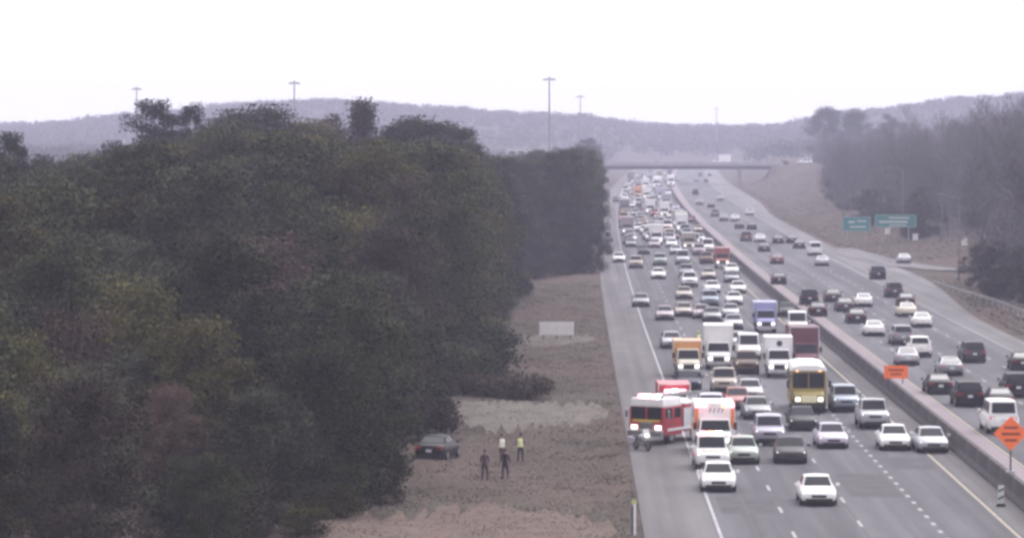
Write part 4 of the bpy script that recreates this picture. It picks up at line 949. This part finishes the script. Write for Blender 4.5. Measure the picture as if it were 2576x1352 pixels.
VEH=[
('sedan','white',7.96,207.4,0,'white sedan at the head of the queue, in front of the orange striped SUV'),
('command_suv','white',8.14,220.5,0,'white emergency SUV with orange stripes and light bar, just ahead of the ambulance'),
('ambulance','white',8.71,230.8,0,'white ambulance with orange corners and a lettered box behind the striped SUV'),
('sedan','white',12.92,199.7,0,'white sedan driving alone in the second lane, nearest car to the camera'),
('sedan','white',19.86,234.5,0,'white sedan in the lane beside the median, ahead of the silver pickup'),
('sedan','silver',22.04,232.7,0,'silver sedan squeezing along the inner shoulder against the median barrier'),
('sedan','lilac',16.16,235.9,0,'pale lilac sedan at the start of the dotted lane line, below the school bus'),
('pickup','silver',19.96,251.4,0,'silver pickup with a black grille in the median lane, beside the blue grey SUV'),
('sedan','charcoal',15.15,249.9,0,'charcoal sedan half hidden behind the pale lilac sedan, below the school bus'),
('suv','lilacgrey',12.33,238.2,0,'lilac grey SUV right of the ambulance, behind a dark grey sedan'),
('sedan','darkgrey',12.90,225.1,0,'dark grey sedan between the lilac grey SUV and the pale lilac sedan'),
('hatchback','greengrey',10.12,224.8,0,'small green grey hatchback tucked against the right side of the ambulance'),
('suv','bluegrey',19.15,266.7,0,'blue grey SUV beside the right flank of the school bus'),
('school_bus','busyellow',16.47,265.5,0,'olive yellow school bus with a white roof and dark windscreen in the queue'),
('sedan','grey',12.65,259.6,0,'grey sedan left of the school bus, directly behind the lilac grey SUV'),
('sedan','silver',12.97,278.0,0,'silver grey sedan behind the grey sedan, left of the school bus'),
('suv','lavender',9.39,257.4,0,'pale lavender SUV with bright headlights right behind the ambulance'),
('pickup','tan',11.32,284.7,0,'tan pickup between the navy sedan and the silver grey sedan'),
('rescue_truck','firered',6.92,253.2,0,'red rescue truck with flashing lights between the fire engine and the navy sedan'),
('sedan','red',11.70,268.8,0,'red sedan between the lavender SUV and the silver grey sedan'),
('sedan','navy',8.82,288.1,0,'navy sedan in front of the orange and cream box truck'),
('box_truck_small','orange',9.28,304.0,0,'orange and cream box truck behind the navy sedan'),
('box_truck','white',12.04,314.2,0,'tall white box truck with a black windscreen next to the orange and cream truck'),
('van','white',15.19,327.9,0,'white van between the tall white box truck and the box truck with the dark emblem'),
('suv','brown',14.13,308.5,0,'brown SUV with its headlights on in front of the white van'),
('box_truck_mark','white',16.46,303.6,0,'white box truck with a dark emblem on its box, left of the maroon truck'),
('box_truck','maroon',19.20,312.2,0,'maroon box truck directly behind the school bus'),
('box_truck_small','blue',18.85,371.3,0,'pale blue box truck above the truck with the dark emblem'),
('van','white',21.76,368.4,0,'white van behind the maroon box truck'),
('sedan','darkgrey',22.85,404.0,0,'dark grey sedan right of the pale blue box truck'),
('sedan','silver',14.78,344.7,0,'silver sedan right of the tall white box truck'),
('sedan','silver',9.04,344.6,0,'silver sedan stopped left of the tall white box truck, next to a responder'),
('sedan','mauve',9.61,396.1,0,'mauve sedan in the left lane behind the silver sedan beside the responder'),
('sedan','grey',7.68,426.6,0,'grey sedan with bright headlights driving alone along the white shoulder line'),
('sedan','tan',11.85,403.8,0,'tan sedan right of the mauve sedan'),
('sedan','mauve',13.59,399.5,0,'mauve sedan between a tan sedan and a grey sedan'),
('sedan','grey',14.43,392.9,0,'grey sedan directly behind the tall white box truck'),
('sedan','silver',15.96,377.9,0,'silver sedan left of the pale blue box truck'),
('sedan','silver',16.61,401.3,0,'silver sedan, second behind the one left of the pale blue box truck'),
('sedan','white',18.32,431.6,0,'white sedan third in the column left of the pale blue box truck'),
('suv','bluegrey',15.44,427.7,0,'blue grey SUV in the column left of the white sedan'),
('sedan','tan',13.08,445.9,0,'tan sedan standing well behind another tan sedan in the second lane'),
('sedan','white',20.10,462.4,0,'white sedan at the right edge of the queue, behind another white sedan'),
('sedan','white',17.02,463.5,0,'white sedan behind the blue grey SUV in the third lane'),
('pickup','white',14.81,481.2,0,'white pickup in the second lane behind the two tan sedans'),
('sedan','grey',20.70,495.2,0,'grey sedan on the right edge of the queue under the red box truck'),
('suv','grey',15.35,512.6,0,'grey SUV behind the white pickup in the second lane'),
('sedan','white',11.45,507.0,0,'white sedan first in the left lane, below the green grey SUV'),
('suv','greengrey',12.83,558.1,0,'pale green grey SUV with a white roof in the left lane'),
('van','silver',16.23,561.5,0,'silver van beside the pale green grey SUV'),
('sedan','white',21.90,524.1,0,'white sedan right below the small red box truck'),
('box_truck_small','red',21.49,546.9,0,'small red box truck at the right edge of the queue'),
('suv','brown',19.85,564.9,0,'brown SUV left of the small red box truck'),
('sedan','tan',18.04,505.8,0,'tan sedan in the third lane behind a white sedan'),
('sedan','lavender',23.44,584.2,0,'pale lavender sedan behind the small red box truck'),
('van','white',22.00,620.7,0,'white van behind the brown SUV in the queue'),
('box_truck','white',14.49,657.4,0,'bright white box truck in the left lane behind the pale green grey SUV'),
('box_truck_small','tan',19.16,626.9,0,'tan box truck left of the white van'),
('sedan','maroon',18.39,693.7,0,'maroon sedan between the bright white box truck and the tan box truck'),
('sedan','white',6.96,571.5,0,'white sedan on the left shoulder, left one of two at the end of the wood'),
('suv','tan',9.10,546.7,0,'tan SUV on the left shoulder, right one of two at the end of the wood'),
('sedan','black',10.42,776.4,0,'black sedan at the left road edge beside the wood'),
('sedan','black',12.01,1060.1,0,'black sedan farthest up the left road edge, against the wood'),
('sedan','darkgrey',11.39,608.5,0,'dark grey sedan behind the tan SUV on the shoulder'),
('suv','darkgrey',33.98,323.7,1,'dark grey SUV in the outer lane right of the red orange sign, seen from behind'),
('suv','white',30.27,331.6,1,'white SUV seen from behind, above the small orange sign'),
('suv','grey',30.30,350.7,1,'grey SUV next to the white SUV above the small orange sign'),
('sedan','silver',28.19,319.8,1,'silver sedan directly behind the small orange sign on the barrier'),
('sedan','grey',30.31,306.3,1,'grey sedan with a pale stripe of light, left of the dark grey SUV'),
('sedan','black',27.38,284.9,1,'black sedan closest to the barrier between the two orange signs'),
('suv','black',28.24,271.8,1,'black SUV close to the barrier, left of the big orange sign'),
('sedan','black',30.24,269.5,1,'black sedan just above the big orange sign'),
('van','white',27.91,247.5,1,'white van half hidden behind the big orange sign'),
('suv','black',32.77,281.2,1,'black SUV cut by the right edge of the picture above the big orange sign'),
('sedan','black',37.08,313.5,1,'black sedan at the right edge of the picture in the outer lane'),
('sedan','white',28.97,365.7,1,'white sedan seen from behind, right of the start of the median barrier shadow'),
('sedan','black',29.02,389.9,1,'black sedan beside the white sedan near the barrier'),
('sedan','white',35.10,382.1,1,'white sedan in the outer lanes, nearest of three in a row'),
('sedan','cream',35.41,404.2,1,'cream sedan in the outer lanes, middle of three in a row'),
('sedan','black',37.45,428.0,1,'black sedan in the outer lane, farthest of three in a row'),
('suv','darkgrey',38.10,451.6,1,'dark grey SUV alone in the outer lane below the ramp nose'),
('sedan','white',32.62,427.0,1,'white roofed sedan in the third lane, between two dark cars'),
('sedan','darkgrey',29.64,415.6,1,'dark grey sedan left of the white roofed sedan'),
('sedan','darkgrey',30.01,438.9,1,'dark grey sedan in the second lane, above another dark grey sedan'),
('suv','black',26.84,431.8,1,'black SUV beside the barrier, left of a dark grey sedan'),
('sedan','black',26.10,404.9,1,'black sedan beside the barrier, nearer than the black SUV'),
('suv','navy',40.54,506.1,1,'navy SUV at the ramp nose by the road edge'),
('sedan','silver',49.29,567.1,1,'silver sedan on the curved ramp beside the woods'),
('sedan','black',26.54,490.1,1,'black sedan alone beside the barrier in the middle distance'),
('sedan','maroon',30.36,565.1,1,'maroon sedan behind the lone black sedan in the far lanes'),
('sedan','silver',36.45,556.8,1,'silver sedan in the outer lane in front of a white van'),
('van','white',38.35,603.1,1,'white van in the outer lanes near the green signs'),
('sedan','darkgrey',38.03,639.9,1,'dark grey sedan left of the white van near the green signs'),
('sedan','darkgrey',31.33,622.9,1,'dark grey sedan in the inner lanes left of two dark cars'),
('sedan','black',35.97,667.0,1,'black sedan, left one of two side by side in the far lanes'),
('sedan','darkgrey',38.46,669.4,1,'dark grey sedan, right one of two side by side in the far lanes'),
('suv','brown',31.01,681.4,1,'brown SUV at the inner edge of the far lanes'),
('sedan','white',33.25,676.5,1,'white sedan right of the brown SUV in the far lanes'),
]
FARV=[
('suv','white',12.8,743,0),
('sedan','silver',16.0,770,0),
('van','white',18.8,755,0),
('box_truck','white',21.2,740,0),
('sedan','tan',24.4,740,0),
('suv','silver',14.6,878,0),
('box_truck','white',18.3,899,0),
('sedan','mauve',18.8,820,0),
('box_truck','white',20.9,866,0),
('suv','white',23.1,835,0),
('sedan','maroon',25.7,821,0),
('sedan','white',15.3,983,0),
('suv','mauve',18.1,978,0),
('van','white',24.5,1020,0),
('sedan','lavender',25.8,953,0),
('box_truck','white',21.3,1091,0),
('suv','silver',19.0,1180,0),
('sedan','grey',24.7,1130,0),
('van','white',29.1,1165,0),
('box_truck','white',25.0,1302,0),
('semi','white',28.5,1293,0),
('semi','white',34.7,1348,0),
('sedan','tan',28.1,1202,0),
('sedan','silver',22.4,1348,0),
('suv','white',30.2,1547,0),
('van','white',33.9,1510,0),
('sedan','grey',36.0,1475,0),
('suv','silver',40.8,1510,0),
('box_truck','white',34.7,1670,0),
('van','white',40.3,1701,0),
('sedan','silver',22.6,679,0),
('sedan','white',16.8,646,0),
('suv','mauve',20.1,605,0),
('sedan','silver',16.5,609,0),
('sedan','darkgrey',33.7,770,1),
('sedan','black',35.9,764,1),
('sedan','grey',33.1,835,1),
('hatchback','white',41.5,895,1),
('suv','grey',32.8,878,1),
('sedan','darkgrey',35.7,983,1),
('sedan','grey',41.7,1079,1),
('suv','darkgrey',38.0,1180,1),
('sedan','black',51.5,1475,1),
('sedan','grey',48.6,1498,1),
('suv','grey',55.9,1671,1),
('sedan','darkgrey',60.0,1671,1),
('sedan','white',35.6,835,1),
('sedan','grey',33.9,1020,1),
]
GA, GB = 'vehicles queued in the oncoming lanes', 'vehicles driving away in the far lanes'
def where(X, Y, d, key):
    h = heading(Y)
    if d == 0: return X, Y, h
    s = LEN[key]; return X + math.sin(-h) * s, Y + s, h + math.pi
rv = random.Random(21)
for key, c, X, Y, d, label in VEH:
    k = 'orange_truck' if (key == 'box_truck_small' and c == 'orange') else key
    x, y, rz = where(X, Y, d, k)
    place(PROTO[k], x, y, rz + (rv.uniform(-.03, .03) if Y < 420 else 0), paint(c), label, GB if d else GA)
for key, c, X, Y, d in FARV:
    me, pr = far_mesh(key); x, y, rz = where(X, Y, d, key)
    o = obj(pr.name, me, None, (x, y, 0), (0, 0, rz)); setmat(o, paint(c))
    big = key in ('box_truck', 'semi')
    lab = ('small far %s %s in the jam between the bend and the overpass' % (c, pr.name.replace('_', ' '))) if d == 0 else ('small far %s %s driving away towards the overpass' % (c, pr.name.replace('_', ' ')))
    tag(o, lab, pr.cat, 'far vehicles in the jam' if d == 0 else 'far vehicles driving away')
taken = [(X, Y) for _, _, X, Y, *_ in VEH] + [(X, Y) for _, _, X, Y, _ in FARV]
for lane in (9.0, 12.6, 16.2, 19.8):
    Y = 640 + rv.uniform(0, 20)
    while Y < 1650:
        X = lane + off(Y) + rv.uniform(-.3, .3); key = rv.choices(['sedan', 'suv', 'van', 'box_truck'], [5, 3.2, 1.6, 1.0])[0]
        if all(abs(X - a) > 2.4 or abs(Y - b) > 9 + 6 * (Y > 1000) for a, b in taken):
            c = rv.choice(['white', 'white', 'silver', 'silver', 'tan', 'mauve', 'lavender', 'grey', 'cream', 'maroon', 'bluegrey', 'black', 'orange', 'red']); me, pr = far_mesh(key)
            o = obj(pr.name, me, None, (X, Y, 0), (0, 0, heading(Y))); setmat(o, paint(c)); taken.append((X, Y))
            tag(o, 'small far %s %s in the jam between the bend and the overpass' % (c, pr.name.replace('_', ' ')), pr.cat, 'far vehicles in the jam')
        Y += rv.uniform(10, 20)
place(PROTO['fire_engine'], 4.55, 239.2, -.52, paint('firered'), 'red fire engine with a white cab roof and ladder angled across the left shoulder', 'vehicles queued in the oncoming lanes')
# traffic on the overpass
for key, c, x, dy, rz, l in (('box_truck', 'white', 52, -2.6, -math.pi / 2, 'white box truck on the overpass, left one of two'), ('van', 'silver', 62, 2.2, -math.pi / 2, 'silver van in the middle of the overpass'), ('van', 'white', 84, -2.6, -math.pi / 2, 'white van at the right end of the overpass'),
                         ('sedan', 'black', 76, -2.6, -math.pi / 2, 'black sedan on the overpass beside the white van'), ('suv', 'white', 93, -2.6, -math.pi / 2, 'white SUV on the embankment road right of the overpass'), ('sedan', 'silver', 34, -2.6, math.pi / 2, 'silver sedan on the left half of the overpass')):
    me, pr = far_mesh(key); o = obj(pr.name, me, None, (x, BRY + dy, 7.27 if x - off(BRY) < 65 else 7.37), (0, 0, rz)); setmat(o, paint(c)); tag(o, l, pr.cat, 'vehicles on the overpass')
# dark car run off the road
place(PROTO['sedan'], -7.75, 231.5, math.pi - .2, paint('black'), 'dark car standing off the road at the edge of the wood beside the people', None, z=gz(-7.6, 233) - .02).location.y = 235.5

def motorcycle(X, Y, rz):
    root = empty('motorcycle', (X, Y, 0), rz); tag(root, 'silver motorcycle parked on the shoulder in front of the fire engine', 'motorcycle')
    def W(y):
        q = MB(); N = 18
        for i in range(N):
            a, b = 2 * math.pi * i / N, 2 * math.pi * (i + 1) / N
            q.tube((0, y + .28 * math.cos(a), .32 + .28 * math.sin(a)), (0, y + .28 * math.cos(b), .32 + .28 * math.sin(b)), .055, n=6)
        w = obj('wheel', q.mesh('wheel', [RUBBER]), root)
        q = MB(); q.tube((-.05, y, .32), (.05, y, .32), .2, n=12); obj('rim', q.mesh('rim', [RIM]), w)
    W(-.75); W(.75)
    q = MB(); q.loft([[(-.16 * f, y, z - .12), (.16 * f, y, z - .12), (.18 * f, y, z + .05), (0, y, z + .15), (-.18 * f, y, z + .05)] for y, z, f in ((-.35, .78, .7), (-.1, .86, 1.1), (.2, .82, .9), (.32, .74, .6))]); obj('tank', q.mesh('tank', [paint('lilac')]), root)
    q = MB(); q.box((0, 0, .45), (.34, .6, .4)); obj('engine', q.mesh('engine', [CHROME], bevel=.05), root)
    q = MB(); q.box((0, .6, .80), (.30, .75, .12)); obj('seat', q.mesh('seat', [TRIM], bevel=.04), root)
    q = MB(); q.tube((-.08, -.75, .32), (-.08, -.45, 1.0), .03, n=6); q.tube((.08, -.75, .32), (.08, -.45, 1.0), .03, n=6); obj('fork', q.mesh('fork', [CHROME]), root)
    q = MB(); q.tube((-.42, -.36, 1.06), (.42, -.36, 1.06), .02, n=6); obj('handlebar', q.mesh('handlebar', [TRIM]), root)
    q = MB(); q.hexa([(-.27, -.62, .82), (.27, -.62, .82), (.27, -.5, .82), (-.27, -.5, .82), (-.2, -.46, 1.32), (.2, -.46, 1.32), (.2, -.44, 1.32), (-.2, -.44, 1.32)]); obj('fairing', q.mesh('fairing', [paint('white')], bevel=.03), root)
    q = MB(); q.tube((0, -.66, .92), (0, -.55, .92), .1, n=10); obj('headlight', q.mesh('headlight', [HEADL]), root)
    for s in (-1, 1):
        q = MB(); q.box((s * .34, .75, .62), (.22, .5, .36)); obj('pannier', q.mesh('pannier', [paint('lilac')], bevel=.05), root)
motorcycle(4.3, 235.2, .5)

# ------------------------------------------------------------------ people
SKIN = mat('skin', (.36, .22, .17), rough=.6, noise=.08, nscale=8)
HAIR = mat('hair_dark', (.025, .02, .018), rough=.8, noise=.2)
CLO = dict(dark=(.035, .03, .038), navy=(.03, .032, .055), plum=(.075, .05, .065), khaki=(.10, .085, .05), grey=(.14, .14, .14))
def cloth(k): return mat('cloth_' + k, CLO[k], rough=.9, noise=.2, nscale=6, bump=.2, bscale=25)
VEST = mat('high_visibility_vest', (.85, .88, .40), rough=.7, noise=.08, nscale=5)
VESTW = mat('pale_vest', (.82, .80, .70), rough=.7, noise=.08, nscale=5)
VBAND = mat('reflective_band', (.8, .8, .8), rough=.3, noise=.05)
def person(X, Y, rz, label, top, legs, vest=None, hat=None, lean=0.0, arms=((-.2, .1), (.15, .05)), stride=.12, h=1.76):
    z0 = gz(X, Y); root = empty('person', (X, Y, z0), rz); tag(root, label, 'person', 'people on the scene')
    V = []; E = []; Rr = []
    def v(p, r, par=None):
        V.append(Vector(p)); Rr.append(r if isinstance(r, tuple) else (r, r)); i = len(V) - 1
        if par is not None: E.append((par, i))
        return i
    ly = -lean
    pel = v((0, 0, .95), (.155, .115)); wai = v((0, ly * .3, 1.10), (.145, .105), pel); che = v((0, ly * .7, 1.30), (.175, .12), wai); nk0 = v((0, ly, 1.46), (.11, .09), che)
    nk = v((0, ly * 1.1, 1.53), .055, nk0); hd = v((0, ly * 1.2 - .02, 1.60), (.072, .085), nk); hd2 = v((0, ly * 1.2 - .02, 1.67), (.078, .095), hd); hd3 = v((0, ly * 1.2 - .01, 1.74), (.06, .075), hd2)
    for k, s in enumerate((-1, 1)):
        st = stride * (1 if k else -1)
        hip = v((s * .10, 0, .88), .105, pel); kn = v((s * .115, st * .6 - .03, .49), .065, hip); an = v((s * .12, st, .09), .045, kn); ft = v((s * .125, st - .05, .04), .042, an); toe = v((s * .135, st - .19, .03), .036, ft)
        sw, bend = arms[k]
        sh = v((s * .20, ly, 1.41), .07, nk0); el = v((s * .27, ly - sw * .5, 1.14), .048, sh); wr = v((s * .28, ly - sw - bend, .91 + bend * .8), .032, el); pa = v((s * .28, ly - sw - bend - .02, .85 + bend * .8), (.024, .038), wr)
        for j in range(4):
            a = v((s * .285, ly - sw - bend - .045 + .026 * j, .80 + bend * .8), .010, pa); v((s * (.275), ly - sw - bend - .045 + .026 * j - .008, .755 - .006 * (j in (0, 3)) + bend * .8), .009, a)
        t = v((s * .265, ly - sw - bend - .055, .83 + bend * .8), .011, pa); v((s * .26, ly - sw - bend - .075, .795 + bend * .8), .010, t)
    me = bpy.data.meshes.new('body'); me.from_pydata(V, E, []); o = bpy.data.objects.new('body_tmp', me); COL.objects.link(o)
    md = o.modifiers.new('skin', 'SKIN'); sd_ = o.modifiers.new('sub', 'SUBSURF'); sd_.levels = 1; sd_.render_levels = 1
    for i, sv in enumerate(me.skin_vertices[0].data): sv.radius = Rr[i]; sv.use_root = (i == 0)
    dg = bpy.context.evaluated_depsgraph_get(); m2 = bpy.data.meshes.new_from_object(o.evaluated_get(dg)); bpy.data.objects.remove(o)
    m2.name = 'body'; m2.materials.clear()
    for m in (cloth(top), cloth(legs), SKIN, TRIM): m2.materials.append(m)
    for p in m2.polygons:
        c = p.center; hand = abs(c.x) > .2 and c.z < .93 + max(a[1] for a in arms) * .8
        p.material_index = 3 if c.z < .13 else 2 if (c.z > 1.51 or hand) else 1 if c.z < 1.0 and abs(c.x) < .24 else 0; p.use_smooth = True
    b = obj('body', m2, root)
    q = MB(); ring = lambda z, a, bb, cy: [(a * math.cos(2 * math.pi * i / 12), cy + bb * math.sin(2 * math.pi * i / 12), z) for i in range(12)]
    hy = ly * 1.2
    q.loft([ring(1.655, .083, .098, hy + .01), ring(1.72, .088, .103, hy + .008), ring(1.78, .07, .083, hy + .005), ring(1.80, .02, .03, hy)]); obj('hair', q.mesh('hair', [HAIR]), root)
    q = MB(); q.tube((0, hy - .105, 1.635), (0, hy - .09, 1.665), .014, .008, n=5); obj('nose', q.mesh('nose', [SKIN]), b)
    for s in (-1, 1):
        q = MB(); q.tube((s * .03, hy - .092, 1.675), (s * .03, hy - .104, 1.675), .011, n=6); obj('eye', q.mesh('eye', [HAIR]), b)
        q = MB(); q.box((s * .083, hy - .01, 1.65), (.018, .035, .055)); obj('ear', q.mesh('ear', [SKIN]), b)
    q = MB(); q.box((0, hy - .098, 1.60), (.045, .012, .012)); obj('mouth', q.mesh('mouth', [mat('lips', (.25, .1, .09), rough=.6)]), b)
    if vest:
        q = MB(); q.loft([ring(.96, .205, .165, 0), ring(1.10, .20, .155, ly * .3), ring(1.30, .225, .165, ly * .7), ring(1.44, .20, .14, ly), ring(1.50, .11, .11, ly)], caps=False); w = obj('vest', q.mesh('vest', [vest]), root)
        for z in (1.06, 1.24):
            q = MB(); q.loft([ring(z, .232, .172, ly * .5), ring(z + .05, .232, .172, ly * .5)], caps=False); obj('reflective_band', q.mesh('reflective_band', [VBAND]), w)
    if hat:
        q = MB(); q.loft([ring(1.73, .13, .15, hy - .01), ring(1.745, .13, .15, hy - .01), ring(1.75, .105, .12, hy), ring(1.82, .085, .095, hy), ring(1.86, .03, .04, hy)]); obj('helmet', q.mesh('helmet', [hat]), root)
    s = h / 1.80; root.scale = (s, s, s)
person(-4.3, 232.3, .5, 'person in a pale high visibility vest, left one of the two in vests', 'khaki', 'khaki', VESTW, None, arms=((.05, .02), (.1, .25)))
person(-3.15, 232.2, -.4, 'person in a bright yellow vest and dark cap, right one of the vested pair', 'navy', 'dark', VEST, HAIR, arms=((.15, .2), (.05, .02)))
person(-4.95, 215.6, 2.9, 'person in dark plum clothes nearest the camera on the grass bank', 'plum', 'dark', lean=.05, stride=.16)
person(-3.85, 218.3, 2.6, 'person in dark clothes just behind the one in plum on the grass bank', 'dark', 'navy', lean=.03, arms=((.1, .05), (-.1, .02)))
person(11.3, 342.5, .2, 'responder in a yellow vest standing on the road beside the silver sedan', 'khaki', 'dark', VEST, mat('helmet_yellow', (.6, .55, .15), rough=.5, noise=.1), stride=.2)

# ------------------------------------------------------------------ haze
def haze():
    x0, x1, y0, y1, z0, z1 = -2700, 2700, -80, 3720, -2.0, 63.0
    q = MB(); q.box(((x0 + x1) / 2, (y0 + y1) / 2, (z0 + z1) / 2), (x1 - x0, y1 - y0, z1 - z0))
    m = bpy.data.materials.new('haze'); m.use_nodes = True; n = m.node_tree.nodes; l = m.node_tree.links
    n.remove(n['Principled BSDF']); v = n.new('ShaderNodeVolumePrincipled')
    v.inputs['Color'].default_value = (.76, .755, 1.0, 1); v.inputs['Density'].default_value = HAZE; v.inputs['Anisotropy'].default_value = .1
    l.new(v.outputs[0], n['Material Output'].inputs['Volume'])
    tag(obj('haze', q.mesh('haze', [m])), 'pale lilac haze filling the valley air', 'haze', kind='stuff')
HAZE = 2.35e-4
haze()
